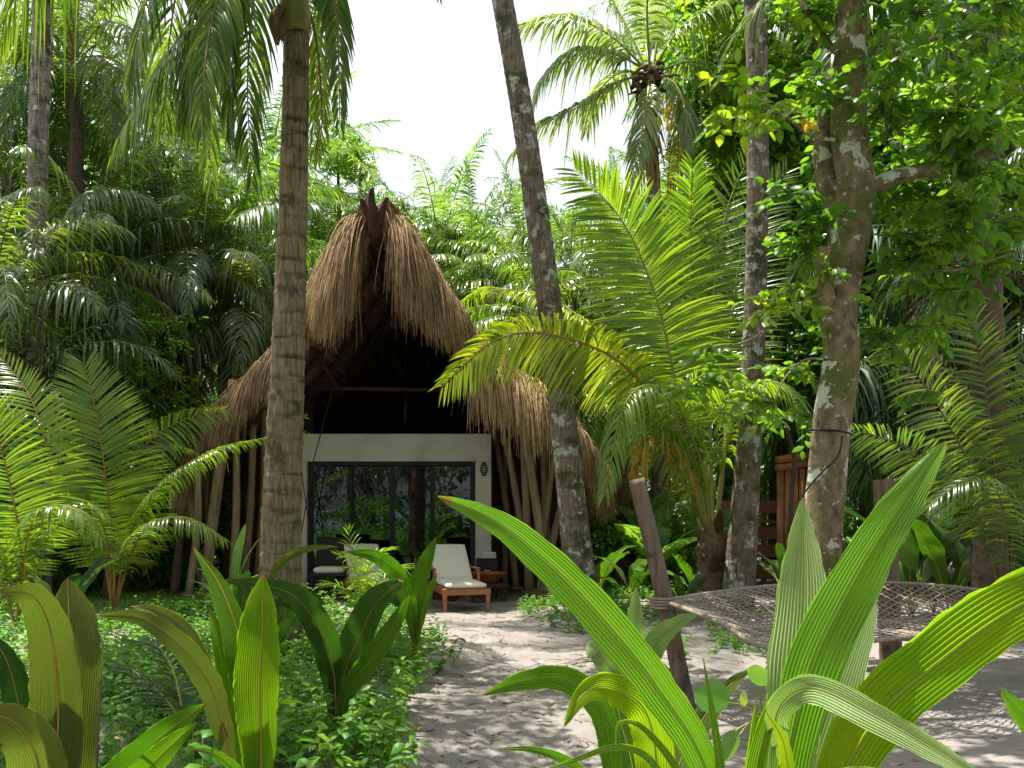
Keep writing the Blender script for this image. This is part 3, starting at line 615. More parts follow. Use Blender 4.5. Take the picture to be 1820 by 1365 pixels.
for (x,y,x2,y2,x3,y3) in [(500,25,492,60,494,80),(505,10,488,30,487,62),(568,-5,577,30,578,52),(560,0,570,12,574,30),(508,30,500,55,502,72)]:
    mb = MB(); mb.tube(spline([P(x,y,9.5),P(x2,y2,9.35),P(x3,y3,9.35)],12), np.interp(np.linspace(0,1,12),[0,.3,.7,1],[.03,.05,.055,.015]), 9); mb.build('dry_spathe', BOOT, cp)
def pxf(pts, n=60, L=.8, parent=None, mats=None, **k):
    R = [P(*p) for p in pts]; mb = MB(); rb = MB(); mats = mats or [L_PALM, STEM_B]; frond(mb, R, n, L, rb=rb, **k); o = mb.build('frond', mats[0], parent); r_ = rb.build('rachis', mats[1]); r_.parent = o; return o
top = (522,-110)
pk = dict(parent=cp, w=.046, K=3, seg=4, droop=.9, lift=.0, rr=.028)
for pts, n, L in [
    ([(520,-120,9.6),(440,-110,9.2),(350,20,8.9),(270,140,8.7),(205,255,8.6)],70,.75),
    ([(520,-120,9.6),(450,-190,9.4),(380,-80,9.0),(345,90,8.8),(335,200,8.8)],64,.8),
    ([(520,-120,9.6),(470,-150,9.3),(425,-20,9.2),(405,120,9.2),(410,250,9.2)],64,.42),
    ([(520,-120,9.6),(490,-190,10.2),(455,-30,10.6),(440,140,10.8),(448,330,10.9)],70,.5),
    ([(520,-120,9.6),(480,-220,10.6),(400,-60,11.4),(370,120,11.8),(375,330,12)],70,.6),
    ([(520,-120,9.6),(430,-160,10.2),(330,-60,10.6),(300,80,10.8),(290,220,11)],64,.8),
    ([(524,-100,9.6),(560,-160,9.3),(585,-60,9.0),(600,60,8.9),(604,230,8.9)],70,.3),
    ([(524,-100,9.6),(570,-150,10.4),(580,-20,10.9),(565,130,11.2),(556,290,11.3)],64,.25),
    ([(524,-100,9.6),(600,-300,9.5),(700,-260,9.3),(765,-120,9.2),(780,-10,9.2)],56,.35),
    ([(520,-120,9.6),(450,-140,8.9),(390,-10,8.3),(365,110,8.0),(360,230,7.9)],60,.45),
    ([(520,-120,9.6),(400,-200,9.0),(290,-60,8.5),(245,60,8.3),(235,170,8.3)],64,.55),
    ([(520,-120,9.6),(380,-260,9.6),(200,-220,9.6),(60,-60,9.6),(-20,90,9.6)],70,.85),
    ([(520,-120,9.6),(440,-300,10.6),(300,-280,11.6),(180,-140,12.4),(120,0,12.8)],66,.8),
    ([(524,-100,9.6),(560,-380,9.8),(640,-560,9.6),(760,-620,9.4)],50,.8),
    ([(524,-100,9.6),(500,-360,9.0),(470,-560,8.2),(440,-640,7.2)],50,.8)]:
    pxf(pts, n, L, **pk)
pxf([(524,-60,9.65),(560,60,9.8),(572,200,9.9),(565,290,9.9)], 46, .25, parent=cp, mats=[L_GOLD, STEM_B], w=.03, droop=1.0, lift=0)
# epiphyte sprigs
t = thing('epiphyte_fern', 'small bright fern sprigs clinging to the thick palm trunk', 'plant', P(536,745,9.4))
mb = MB()
for (x,y) in [(536,742),(537,772)]:
    b_ = P(x,y,9.45); n=9; d_ = RNG.normal(0,.5,(n,3))+np.array([.9,-.5,.5]); strips(mb, np.tile(b_,(n,1)), d_, RNG.normal(0,1,(n,3)), RNG.uniform(.06,.11,n), .022, .3, 3, 3, tone=.8, prof=OVAL_W)
mb.build('leaves', L_COVER, t)

# leaning coconut palm
cp2 = thing('coconut_palm', 'tall leaning coconut palm trunk at the right edge of the thatched roof', 'palm tree', P(1035,1085,13.6), 'coconut palms')
tp = P(700,-800,13.6)
ringed_trunk('trunk', px_trunk([(1037,1085),(1028,1000),(1012,850),(990,650),(960,420),(928,200),(893,0),(862,-150),(790,-420),(700,-800)],13.6), [.24,.20,.185,.17,.16,.15,.135,.125,.12], T_LICH, cp2, spacing=.13, depth=.05, seed=5)
# straight palms
cp3 = thing('coconut_palm', 'straight grey coconut palm trunk right of the young palm, lichen on its lower half', 'palm tree', P(1312,1072,13.9), 'coconut palms')
ringed_trunk('trunk', px_trunk([(1310,1078),(1318,980),(1333,760),(1343,520),(1347,300),(1345,100),(1338,-60),(1334,-300),(1330,-780)],13.9), [.25,.19,.165,.16,.155,.15,.15,.145,.14], T_LICH, cp3, spacing=.13, depth=.04, seed=6)
cp4 = thing('coconut_palm', 'slim coconut palm trunk nearest the left edge of the photograph', 'palm tree', P(66,1085,14.8), 'coconut palms')
ringed_trunk('trunk', px_trunk([(70,1090),(68,900),(66,700),(66,450),(68,250),(75,60),(84,-330)],14.8), [.2,.16,.155,.155,.15,.15,.145,.14], T_GREY, cp4, spacing=.09, depth=.03, seed=7)
cp5 = thing('coconut_palm', 'reddish slim palm trunk just right of the leftmost grey trunk', 'palm tree', P(140,1050,18), 'coconut palms')
ringed_trunk('trunk', px_trunk([(140,1050),(138,800),(134,500),(132,300),(128,100),(128,-250)],18), [.17,.14,.13,.13,.125,.12], solid('reddish_bark', (.16,.08,.065), (.30,.17,.14), rough=.9, scale=10, stretch=(1,1,2), bump=.6), cp5, spacing=.1, depth=.03, seed=8)
cp6 = thing('coconut_palm', 'pale slim palm trunk between the straight grey palm and the lichen covered tree', 'palm tree', P(1440,1045,19), 'coconut palms')
ringed_trunk('trunk', px_trunk([(1440,1045),(1448,700),(1448,300),(1446,0),(1446,-420)],19), [.17,.14,.13,.13,.125,.12], T_GREY, cp6, spacing=.12, depth=.03, seed=9)
cp7 = thing('coconut_palm', 'distant pale trunk high among the leaves right of the lichen covered tree', 'palm tree', P(1640,1030,22), 'coconut palms')
ringed_trunk('trunk', px_trunk([(1640,1030),(1640,700),(1640,300),(1640,0),(1640,-160)],22), [.18,.16,.15,.15,.15,.15], T_GREY, cp7, spacing=.14, depth=.03, seed=10)
# high coconut crown against the sky
cp8 = thing('coconut_palm', 'coconut palm with its whole crown against the white sky, one orange dead frond', 'palm tree', P(1180,1010,18.5), 'coconut palms')
ringed_trunk('trunk', px_trunk([(1180,1020),(1176,800),(1170,560),(1164,380),(1158,250),(1155,130)],18.5), [.2,.17,.15,.145,.14,.13,.12], T_GREY, cp8, spacing=.12, depth=.04, seed=12)
mb = MB()
for i in range(60):
    b_ = P(1155,140,18.5)+RNG.normal(0,.12,3); d_ = RNG.normal(0,1,3); d_[2] = d_[2]*.5-.1; d_ = nrm(d_)
    mb.tube(spline([b_, b_+d_*.18, b_+d_*.32-UP*.06], 6), np.linspace(.05,.015,6), 5, tone=RNG.random())
mb.build('fibre_heart', BOOT, cp8)
kk = dict(parent=cp8, mats=[L_WHITISH, STEM_G], w=.06, K=3, seg=4, droop=.75, lift=.1, rr=.03)
for pts, n, L in [
    ([(1150,125,18.5),(1080,60,18.0),(1000,30,17.8),(905,50,17.8)],80,.78),
    ([(1150,125,18.5),(1090,95,18.2),(1020,90,18),(970,130,17.9),(952,175,17.9)],80,.75),
    ([(1150,130,18.5),(1090,150,18.2),(1000,200,18.0),(950,225,18),(905,280,18)],80,.72),
    ([(1150,125,18.5),(1110,40,18.8),(1060,-40,19),(980,-90,19.2)],56,.7),
    ([(1155,125,18.4),(1150,20,17.9),(1155,-60,17.2),(1150,-120,16.2)],66,.8),
    ([(1160,125,18.5),(1210,50,18.2),(1280,10,18),(1330,0,18),(1400,40,18)],60,.75),
    ([(1160,125,18.5),(1180,20,18.8),(1230,-60,19),(1300,-100,19)],56,.7),
    ([(1160,130,18.5),(1200,150,18.2),(1218,200,18),(1218,255,18)],60,.6),
    ([(1155,130,18.5),(1150,180,18),(1140,240,17.9),(1120,330,17.9)],54,.5),
    ([(1160,130,18.5),(1230,110,18.8),(1290,140,19),(1330,200,19)],54,.6),
    ([(1150,130,18.5),(1100,130,19.2),(1060,170,19.8),(1040,240,20)],50,.55),
    ([(1155,120,18.6),(1130,-20,20),(1100,-120,21.5)],50,.8)]:
    pxf(pts, n, L, **kk)
for pts in [[(1158,140,18.5),(1160,210,18.2),(1150,290,18.1),(1120,345,18.1)],[(1165,140,18.7),(1200,190,19),(1205,270,19),(1190,340,19)]]:
    o = pxf(pts, 50, .5, parent=cp8, mats=[L_YELLOW, STEM_B], w=.035, droop=1.1, lift=0); o['label'] = 'orange-yellow dying frond'
# crowns above the frame for the palms that carry on upward
cocoA = crown_mesh(21, n=22, L=4.3, mat=L_PALM, leafL=.8, nl=60, w=.045, K=2, bend=(70,120))
cocoB = crown_mesh(22, n=18, L=4.6, mat=L_PALM, leafL=.85, nl=58, w=.045, K=2, bend=(60,110))
def P0(root, p): return Vector(p)-root.location
for root, p, me, rz, sc in [(cp2, tp, cocoA, 0, .72), (cp3, P(1330,-780,13.9), cocoB, 1, .75), (cp4, P(84,-330,14.8), cocoA, 2, .7), (cp5, P(128,-250,18), cocoB, .5, .7), (cp6, P(1446,-420,19), cocoA, .8, .8), (cp7, P(1640,-170,22), cocoB, 2.2, 1)]:
    put(me, 'crown', root, P0(root, p), rz, sc)

# ---------------- young coconut palms with large fronds ----------------
yp = thing('young_coconut_palm', 'young coconut palm with huge bright yellow-green upright fronds between the two grey trunks', 'palm tree', P(1270,1070,14.3), 'young coconut palms')
mb = MB(); Rt = spline([P(1272,1078,14.3), P(1268,1010,14.3), P(1264,940,14.25)], 30); mb.tube(Rt, np.interp(np.linspace(0,1,30),[0,.3,.7,1],[.26,.24,.23,.17])*(1+.06*np.sin(np.arange(30)*1.7)), 14); mb.build('trunk', BOOT, yp)
for i in range(16):
    az = i*2.4; b_ = P(1268,1000+RNG.uniform(-50,50),14.3); c_ = np.array([math.cos(az),math.sin(az),0])
    mb = MB(); strips(mb, b_+c_*.14, c_*.35+UP, np.array([-c_[1],c_[0],0]), .55, .22, .05, 5, 3, tone=RNG.random(), prof=([0,.6,1],[1,.7,.1])); mb.build('leaf_sheath', BOOT, yp)
kb = dict(parent=yp, mats=[L_BRIGHT, STEM_G], w=.048, K=3, seg=5, droop=.18, lift=.14, rr=.035, jit=.05, a0=84, a1=34)
for pts, n, L, o in [
    ([(1262,960,14.3),(1225,820,14.1),(1175,560,14.0),(1110,400,13.9),(1020,300,13.6)],116,1.2,dict(side='face',t0=.3,roll=-10,w=.055)),
    ([(1266,950,14.3),(1252,800,14.5),(1232,560,14.8),(1228,400,14.8),(1232,285,14.5)],104,.9,dict(side='face',t0=.3,w=.055)),
    ([(1272,950,14.3),(1288,800,14.6),(1296,600,15.2),(1330,400,15.8),(1400,300,16.0)],90,1.0,dict(side='face',t0=.3,roll=8)),
    ([(1258,950,14.3),(1215,790,14.0),(1110,650,13.5),(980,595,12.9),(880,605,12.6),(784,688,12.5)],112,.80,dict(side='face',t0=.28,droop=.4,roll=18,w=.05,mats=[L_GOLD, STEM_O])),
    ([(1258,950,14.3),(1190,740,14.4),(1090,610,14.3),(960,525,14.2),(850,516,14.1)],76,.55,dict(t0=.28,droop=.7,mats=[L_GOLD, STEM_O])),
    ([(1260,950,14.2),(1230,800,13.6),(1170,690,13.0),(1110,720,12.6),(1075,880,12.4)],66,.55,dict(t0=.3,droop=.95)),
    ([(1266,950,14.2),(1245,820,13.6),(1210,710,13.1),(1280,660,12.9),(1370,720,12.9)],60,.7,dict(t0=.3,droop=.75)),
    ([(1272,950,14.2),(1290,800,13.8),(1330,690,13.4),(1400,690,13.2),(1450,790,13.1)],60,.7,dict(t0=.3,droop=.7)),
    ([(1268,950,14.3),(1250,780,14.8),(1190,620,15.4),(1130,520,16),(1060,450,16.4)],60,.75,dict(side='face',t0=.3)),
    ([(1268,950,14.3),(1262,760,14.5),(1265,560,14.6),(1290,380,14.8),(1340,260,15)],60,.8,dict(side='face',t0=.3)),
    ([(1262,955,14.2),(1240,860,13.8),(1190,770,13.4),(1130,760,13.2),(1080,800,13.2)],50,.5,dict(t0=.3,droop=.9)),
    ]:
    q_ = dict(kb); q_.update(o); pxf(pts, n, L, **q_)
for pts in [[(1262,960,14.2),(1235,900,13.7),(1190,800,13.3),(1150,780,13.1),(1130,850,13.0)]]:
    o = pxf(pts, 40, .5, parent=yp, mats=[L_YELLOW, STEM_B], w=.04, droop=.9, t0=.35)

lp = thing('young_coconut_palm', 'young palm at left with one broad fan-like frond standing straight up', 'palm tree', P(200,1090,12.6), 'young coconut palms')
ks = dict(parent=lp, mats=[L_BRIGHT, STEM_O], w=.038, K=3, seg=5, droop=.14, lift=.12, rr=.018, jit=.03, a0=84, a1=36)
kd = dict(ks); kd['mats'] = [L_PALM, STEM_O]
for pts, n, L, o, k_ in [
    ([(205,1085,12.6),(200,960,12.4),(188,850,12.2),(172,740,12.2),(150,648,12.4)],96,.92,dict(side='face',t0=.18,Lp=[.5,.9,1,.75,.35]),ks),
    ([(205,1085,12.6),(230,950,12.4),(290,860,12.2),(380,800,12.2),(470,778,12.3)],66,.42,dict(t0=.3,droop=.7),ks),
    ([(200,1085,12.6),(215,900,12.8),(260,790,12.9),(330,745,13),(400,728,13)],60,.5,dict(side='face',t0=.3,droop=.5),kd),
    ([(200,1085,12.6),(170,900,12.4),(110,780,12.2),(40,730,12.2),(-30,760,12.2)],60,.5,dict(t0=.3,droop=.7),kd),
    ([(205,1085,12.6),(235,980,12.0),(270,930,11.6),(330,920,11.4),(400,960,11.3)],54,.45,dict(t0=.25,droop=.8),kd),
    ([(200,1085,12.6),(190,960,11.9),(160,900,11.4),(110,900,11.2),(60,960,11.1)],54,.45,dict(t0=.25,droop=.8),kd),
    ([(205,1085,12.6),(225,960,12.9),(250,850,13.2),(280,790,13.4),(340,800,13.6)],54,.5,dict(t0=.25,droop=.6),kd)]:
    q_ = dict(k_); q_.update(o); pxf(pts, n, L, **q_)
lp2 = thing('young_coconut_palm', 'young palm cut by the left edge with orange-tinged comb-like fronds', 'palm tree', P(20,1120,10.8), 'young coconut palms')
ks['parent'] = lp2; kd['parent'] = lp2
for pts, n, L, o, k_ in [
    ([(30,1120,10.8),(35,980,10.6),(22,880,10.5),(-10,760,10.4),(-60,660,10.3)],66,.62,dict(side='face',t0=.2),ks),
    ([(30,1120,10.8),(60,950,10.8),(90,860,10.9),(60,720,11),(0,630,11.2)],66,.5,dict(side='face',t0=.25),ks),
    ([(30,1120,10.8),(50,950,10.5),(90,900,10.3),(140,910,10.2),(180,960,10.2)],54,.42,dict(t0=.2,droop=.7),kd),
    ([(30,1120,10.8),(-20,950,10.5),(-60,880,10.4)],50,.5,dict(t0=.2,droop=.7),kd)]:
    q_ = dict(k_); q_.update(o); pxf(pts, n, L, **q_)
rp = thing('young_coconut_palm', 'grey-green palm with long combed fronds behind the hammock at right', 'palm tree', P(1790,1090,11.5), 'young coconut palms')
kr = dict(parent=rp, mats=[L_PALM, STEM_B], w=.036, K=3, seg=4, droop=.2, lift=.12, rr=.018, jit=.04, a0=82, a1=36)
for pts, n, L, o in [
    ([(1790,1090,11.5),(1775,900,11.3),(1760,760,11.2),(1738,620,11.1),(1700,500,11)],68,.62,dict(side='face',t0=.25)),
    ([(1785,1090,11.5),(1760,900,11.0),(1700,780,10.8),(1640,680,10.7),(1545,575,10.7)],70,.6,dict(side='face',t0=.25,droop=.3,roll=-10)),
    ([(1785,1090,11.5),(1740,920,11.0),(1680,850,10.7),(1600,790,10.5),(1500,760,10.4)],60,.52,dict(side='face',t0=.3,droop=.25,roll=15)),
    ([(1795,1090,11.5),(1800,900,11.4),(1815,740,11.4),(1850,600,11.4)],60,.6,dict(side='face',t0=.25)),
    ([(1790,1090,11.5),(1790,960,10.8),(1770,870,10.4),(1720,850,10.2),(1650,900,10.1)],54,.5,dict(t0=.25,droop=.8)),
    ([(1790,1090,11.5),(1810,900,11.8),(1800,700,12.1),(1760,560,12.4),(1720,470,12.6)],60,.6,dict(side='face',t0=.25)),
    ([(1790,1090,11.5),(1780,850,12.2),(1700,680,12.6),(1620,600,12.8),(1540,640,12.9)],60,.55,dict(t0=.25,droop=.5))]:
    q_ = dict(kr); q_.update(o); pxf(pts, n, L, **q_)

# ---------------- pleated sprout leaves ----------------
CAM = np.array([0,0,CH])
BLP = ([0,.04,.18,.4,.62,.82,.94,1], [.12,.2,.62,.95,1,.72,.34,.03])
def blade(mb, pts, hw, pleats=7, fold=.22, roll=0, split=0, gap=.25, profile=BLP, pet=.0, tone=.5, M=56, amp=.8, twist=0, srot=None, rib=None, ribr=None, both=None):
    """one undivided, length-wise pleated leaf along pts (base -> tip); hw half width in metres"""
    R = spline(pts, 60); R = samp(R, np.linspace(pet, 1, M)); T = nrm(np.gradient(R, axis=0)); V = nrm(CAM-R)
    S = nrm(np.cross(T, V)); N = np.cross(S, T)
    rr_ = np.radians(roll+twist*np.linspace(0,1,M))[:,None]; S, N = S*np.cos(rr_)+N*np.sin(rr_), N*np.cos(rr_)-S*np.sin(rr_)
    q = np.linspace(0,1,M); wp = np.interp(q, *profile)
    wp = np.convolve(np.pad(wp, 2, mode='edge'), np.ones(5)/5, 'valid'); wp[-1] = .02
    for i, sg in enumerate((-1, 1)):
        h = hw[i] if isinstance(hw, (tuple, list)) else hw
        K = pleats*2+1; k = np.linspace(0, 1, K)[None,:,None]
        inn = gap*np.clip((q-(1-split))/max(split,1e-6),0,1)**1.2 if split else 0*q
        W_ = (h*wp)[:,None,None]; off = (h*inn)[:,None,None]*(.55 if split else 0)
        tip = np.interp(q, [1-split, 1], [0, 0])[:,None,None] if split else 0
        zz = (np.arange(K)%2)[None,:,None]*(-1.0)
        A = R[:,None] + sg*S[:,None]*(off + W_*k*(1-.0*k)) + N[:,None]*(W_*k*fold*(1-.35*k)) + N[:,None]*zz*(W_/pleats*amp)
        A = A + sg*S[:,None]*(W_*.035*np.sin(q*61+i*3+np.sin(q*23)*2)[:,None,None]*(k>.99)) - sg*S[:,None]*(W_*.05*((np.sin(q*37+i*5+float(pts[0][0])*9)>.965)[:,None,None])*(k>.93))
        wob = .012*h/.1*np.sin(q*17+i*2+hash(round(float(pts[0][0]),3))%7)[:,None,None]*k**2
        A = A + N[:,None]*wob
        mb.add(A, tone+.04*i, 0, us=pleats)
    (rib or mb).tube(R, np.interp(q,[0,1],[ribr or hw_(hw)*.06, .0012]), 6, .5, 0 if rib else 1, cap=False)
def hw_(h): return max(h) if isinstance(h,(tuple,list)) else h
def sprout(name, label, base, leaves, group=None, cat='palm seedling', stems=STEM_O):
    t = thing(name, label, cat, base, group)
    for lf in leaves:
        lf = dict(lf); pts = [P(*p) for p in lf.pop('p')]; m_ = lf.pop('m', B_GREEN); st = lf.pop('st', stems); hp = lf.pop('hw')
        dm = np.mean([p[1] for p in pts]); hwm = tuple((1.0 if dm < 2.9 else .93)*h/F*dm for h in hp)
        lab = lf.pop('lab', None)
        if dm > 2.9: lf['pleats'] = int(lf.get('pleats',7)*1.6)
        if lf.pop('stem', True):
            b_ = np.array(base, float)+np.array([RNG.normal(0,.03),RNG.normal(0,.03),0]); b_[2] -= .02
            r0 = lf.pop('sr', .012); R0 = spline([b_, (b_+pts[0])/2+np.array([0,0,.03]), pts[0], pts[0]+(pts[1]-pts[0])*.1], 20)
            stem = R0
        else: stem = None; r0 = .01
        mb = MB(); rb = MB(); blade(mb, pts, hwm, rib=rb, **lf)
        if stem is not None: rb.tube(stem, np.linspace(r0*1.3, r0*.8, len(stem)), 8, .5, 0)
        o = mb.build('leaf', m_, t, smooth=False)
        if lab: o['label'] = lab
        r_ = rb.build('midrib', st); r_.parent = o
    return t
# right foreground clump
bR = (.70, 2.62, 0.0)
sprout('coconut_sprout', 'largest foreground coconut sprout at right, tall pale and yellow-green blades crossing the hammock', bR, [
    dict(p=[(1350,1720,2.6),(1262,1385,2.45),(1170,1225,2.35),(1075,1105,2.3),(985,1010,2.25),(880,925,2.2),(778,882,2.2)], hw=(36,34), pleats=6, fold=.55, m=B_GREEN, profile=([0,.1,.3,.5,.7,.85,.95,1],[.35,.55,.75,.95,1,.8,.45,.05]), tone=.62, amp=.5),
    dict(p=[(1385,1560,2.6),(1400,1360,2.5),(1440,1190,2.4),(1500,1060,2.35),(1580,925,2.3),(1680,785,2.3)], hw=(46,50), pleats=7, fold=.4, m=B_GREEN, profile=([0,.1,.3,.5,.68,.85,.95,1],[.3,.5,.8,1,.95,.68,.35,.04]), tone=.6, amp=.5, roll=-12),
    dict(p=[(1395,1640,2.75),(1400,1420,2.75),(1413,1230,2.75),(1425,1060,2.8),(1427,884,2.85)], hw=(52,52), pleats=8, fold=.15, m=B_SHEEN, profile=([0,.12,.35,.6,.8,.92,1],[.25,.55,.85,1,.8,.42,.03]), tone=.75),
    dict(p=[(1400,1640,2.8),(1430,1400,2.85),(1470,1260,2.9),(1520,1130,2.95),(1553,1030,3.0)], hw=(56,60), pleats=9, fold=.1, m=B_SHEEN, profile=([0,.12,.4,.65,.85,.95,1],[.25,.55,1,.9,.55,.25,.03]), tone=.62, roll=18),
    dict(p=[(1420,1600,2.6),(1490,1400,2.4),(1570,1265,2.3),(1680,1170,2.2),(1800,1085,2.1),(1920,1030,2.05)], hw=(58,52), pleats=7, fold=.45, m=B_LIT, profile=([0,.12,.3,.5,.75,1],[.2,.45,.8,1,1,.8]), tone=.55, roll=10),
    dict(p=[(1430,1560,2.7),(1530,1340,2.65),(1620,1200,2.6),(1720,1110,2.55),(1830,1030,2.5),(1900,1000,2.5)], hw=(30,34), pleats=6, fold=.4, m=B_GREEN, tone=.7),
    dict(p=[(1395,1360,2.45),(1380,1270,2.3),(1440,1222,2.15),(1560,1275,2.0),(1690,1350,1.9),(1800,1420,1.85)], hw=(24,30), pleats=6, fold=.5, m=B_SHEEN, stem=False, profile=([0,.15,.35,.6,.8,1],[.45,.7,.95,1,.7,.1]), tone=.6),
    dict(p=[(1380,1640,2.5),(1430,1480,2.3),(1500,1390,2.2),(1600,1400,2.1),(1700,1450,2.0)], hw=(26,30), pleats=6, fold=.3, m=B_SHEEN, tone=.5),
    dict(p=[(1350,1660,2.5),(1335,1430,2.4),(1370,1260,2.35),(1430,1195,2.35)], hw=(16,18), pleats=4, fold=.8, m=B_LIT, tone=.6),
    dict(p=[(1370,1700,2.3),(1400,1460,2.2),(1395,1330,2.15),(1360,1262,2.1)], hw=(15,15), pleats=4, fold=.6, m=B_LIT, tone=.5)],
    'coconut sprouts in the foreground', stems=STEM_G)
sprout('grass_blades', 'narrow upright yellow-green blades rising left of the tallest pale leaf', (.47,2.5,0), [
    dict(p=[(1315,1720,2.5),(1292,1480,2.4),(1276,1330,2.4),(1250,1170,2.4)], hw=(9,9), pleats=2, fold=.7, m=B_GREEN, tone=.7, sr=.004),
    dict(p=[(1330,1720,2.5),(1325,1480,2.4),(1338,1330,2.4),(1345,1240,2.4)], hw=(13,11), pleats=2, fold=.7, m=B_LIT, tone=.8, sr=.004),
    dict(p=[(1340,1720,2.5),(1368,1480,2.45),(1372,1340,2.4),(1385,1240,2.4)], hw=(8,9), pleats=2, fold=.7, m=B_SHEEN, tone=.7, sr=.004),
    dict(p=[(1345,1720,2.5),(1200,1420,2.3),(1120,1330,2.2),(1010,1355,2.15),(920,1390,2.1)], hw=(7,7), pleats=2, fold=.5, m=B_GREEN, tone=.8, sr=.004),
    dict(p=[(1345,1720,2.5),(1230,1420,2.35),(1150,1300,2.3),(1100,1285,2.3),(1095,1330,2.3)], hw=(8,8), pleats=2, fold=.5, m=B_LIT, tone=.5, sr=.004)],
    cat='grass', stems=STEM_G)
sprout('coconut_sprout', 'small foreground coconut sprout with arching leaves left of the long diagonal blade', (.34,3.05,0), [
    dict(p=[(1105,1560,3.05),(1090,1380,2.95),(1068,1262,2.9),(1005,1208,2.85),(930,1210,2.8),(856,1236,2.75)], hw=(24,24), pleats=6, fold=.45, m=B_GREEN, profile=([0,.2,.45,.7,.88,1],[.2,.4,.85,1,.7,.04]), tone=.8, lab='pale striped leaf pointing left over the sand'),
    dict(p=[(1120,1560,3.0),(1165,1400,2.9),(1150,1270,2.75),(1085,1222,2.65),(1035,1235,2.55),(1002,1292,2.5)], hw=(40,36), pleats=7, fold=.4, m=B_LIT, profile=([0,.2,.45,.65,.85,1],[.3,.75,1,.9,.6,.05]), tone=.55),
    dict(p=[(1110,1560,3.1),(1120,1450,3.1),(1125,1370,3.15),(1105,1290,3.2),(1090,1230,3.25)], hw=(38,34), pleats=7, fold=.2, m=B_GREEN, tone=.35),
    dict(p=[(1110,1560,3.0),(1080,1450,2.7),(1030,1370,2.6),(960,1335,2.5),(880,1330,2.45)], hw=(10,11), pleats=3, fold=.4, m=B_GREEN, tone=.6),
    dict(p=[(1110,1560,3.0),(1060,1470,2.7),(1000,1400,2.6),(930,1385,2.5)], hw=(12,13), pleats=3, fold=.4, m=B_DARK, tone=.8),
    dict(p=[(1130,1560,3.1),(1190,1400,3.2),(1235,1300,3.3),(1290,1225,3.35),(1335,1188,3.4)], hw=(22,24), pleats=6, fold=.4, m=B_OLIVE, tone=.5, lab='spotted olive leaf leaning right')],
    'coconut sprouts in the foreground', stems=STEM_G)
sprout('coconut_sprout', 'middle coconut sprout behind the diagonal blade, glossy leaves left of the tilted post', G(1140,1320), [
    dict(p=[(1138,1290,5.7),(1132,1200,5.6),(1128,1120,5.5),(1131,1042,5.5)], hw=(20,20), pleats=6, fold=.35, m=B_SHEEN, tone=.7),
    dict(p=[(1140,1290,5.6),(1140,1210,5.3),(1170,1140,5.1),(1210,1105,5.0),(1242,1093,5.0)], hw=(28,22), pleats=7, fold=.3, m=B_SHEEN, tone=.4),
    dict(p=[(1136,1290,5.6),(1110,1225,5.4),(1080,1180,5.3),(1055,1150,5.3),(1045,1170,5.2)], hw=(26,24), pleats=7, fold=.3, m=B_SHEEN, tone=.6),
    dict(p=[(1136,1290,5.6),(1130,1230,5.2),(1150,1190,5.0),(1180,1200,4.9),(1200,1260,4.8)], hw=(22,24), pleats=6, fold=.3, m=B_GREEN, tone=.4)],
    'coconut sprouts in the foreground', stems=STEM_G)
sprout('coconut_sprout', 'coconut sprout leaf tip entering at the right edge above the corner', (2.0,2.6,0), [
    dict(p=[(2150,1560,2.6),(1990,1420,2.5),(1890,1330,2.4),(1820,1270,2.35),(1775,1222,2.3)], hw=(36,36), pleats=7, fold=.3, m=B_GREEN, tone=.75)],
    'coconut sprouts in the foreground', stems=STEM_G)
# left foreground clump
sprout('coconut_sprout', 'leftmost coconut sprout with a broad brownish-olive forked leaf bending over', (-1.66,3.55,0), [
    dict(p=[(102,1560,3.5),(98,1400,3.45),(104,1250,3.4),(92,1130,3.3),(60,1060,3.15),(-5,1050,2.95)], hw=(56,48), pleats=9, fold=.25, m=B_OLIVE, profile=([0,.12,.3,.5,.7,.88,1],[.15,.6,1,.95,.75,.5,.05]), tone=.5, roll=8),
    dict(p=[(106,1560,3.52),(104,1400,3.48),(112,1250,3.46),(122,1120,3.48),(120,1028,3.52)], hw=(44,64), pleats=10, fold=.18, m=B_OLIVE, profile=([0,.12,.3,.5,.7,.86,.95,1],[.15,.55,.95,1,1,.8,.45,.06]), tone=.65),
    dict(p=[(60,1560,3.4),(70,1400,3.2),(60,1330,3.1),(20,1280,3.0),(-60,1265,2.9)], hw=(60,50), pleats=8, fold=.25, m=B_OLIVE, tone=.8, lab='yellowish curled leaf in the bottom left corner'),
    dict(p=[(80,1560,3.7),(60,1380,3.7),(35,1260,3.7),(10,1170,3.7),(-30,1120,3.7)], hw=(30,34), pleats=7, fold=.3, m=B_DARK, tone=.5),
    dict(p=[(100,1560,3.6),(70,1420,3.5),(50,1330,3.5),(60,1240,3.6)], hw=(26,26), pleats=6, fold=.3, m=B_OLIVE, tone=.3)],
    'coconut sprouts in the foreground')
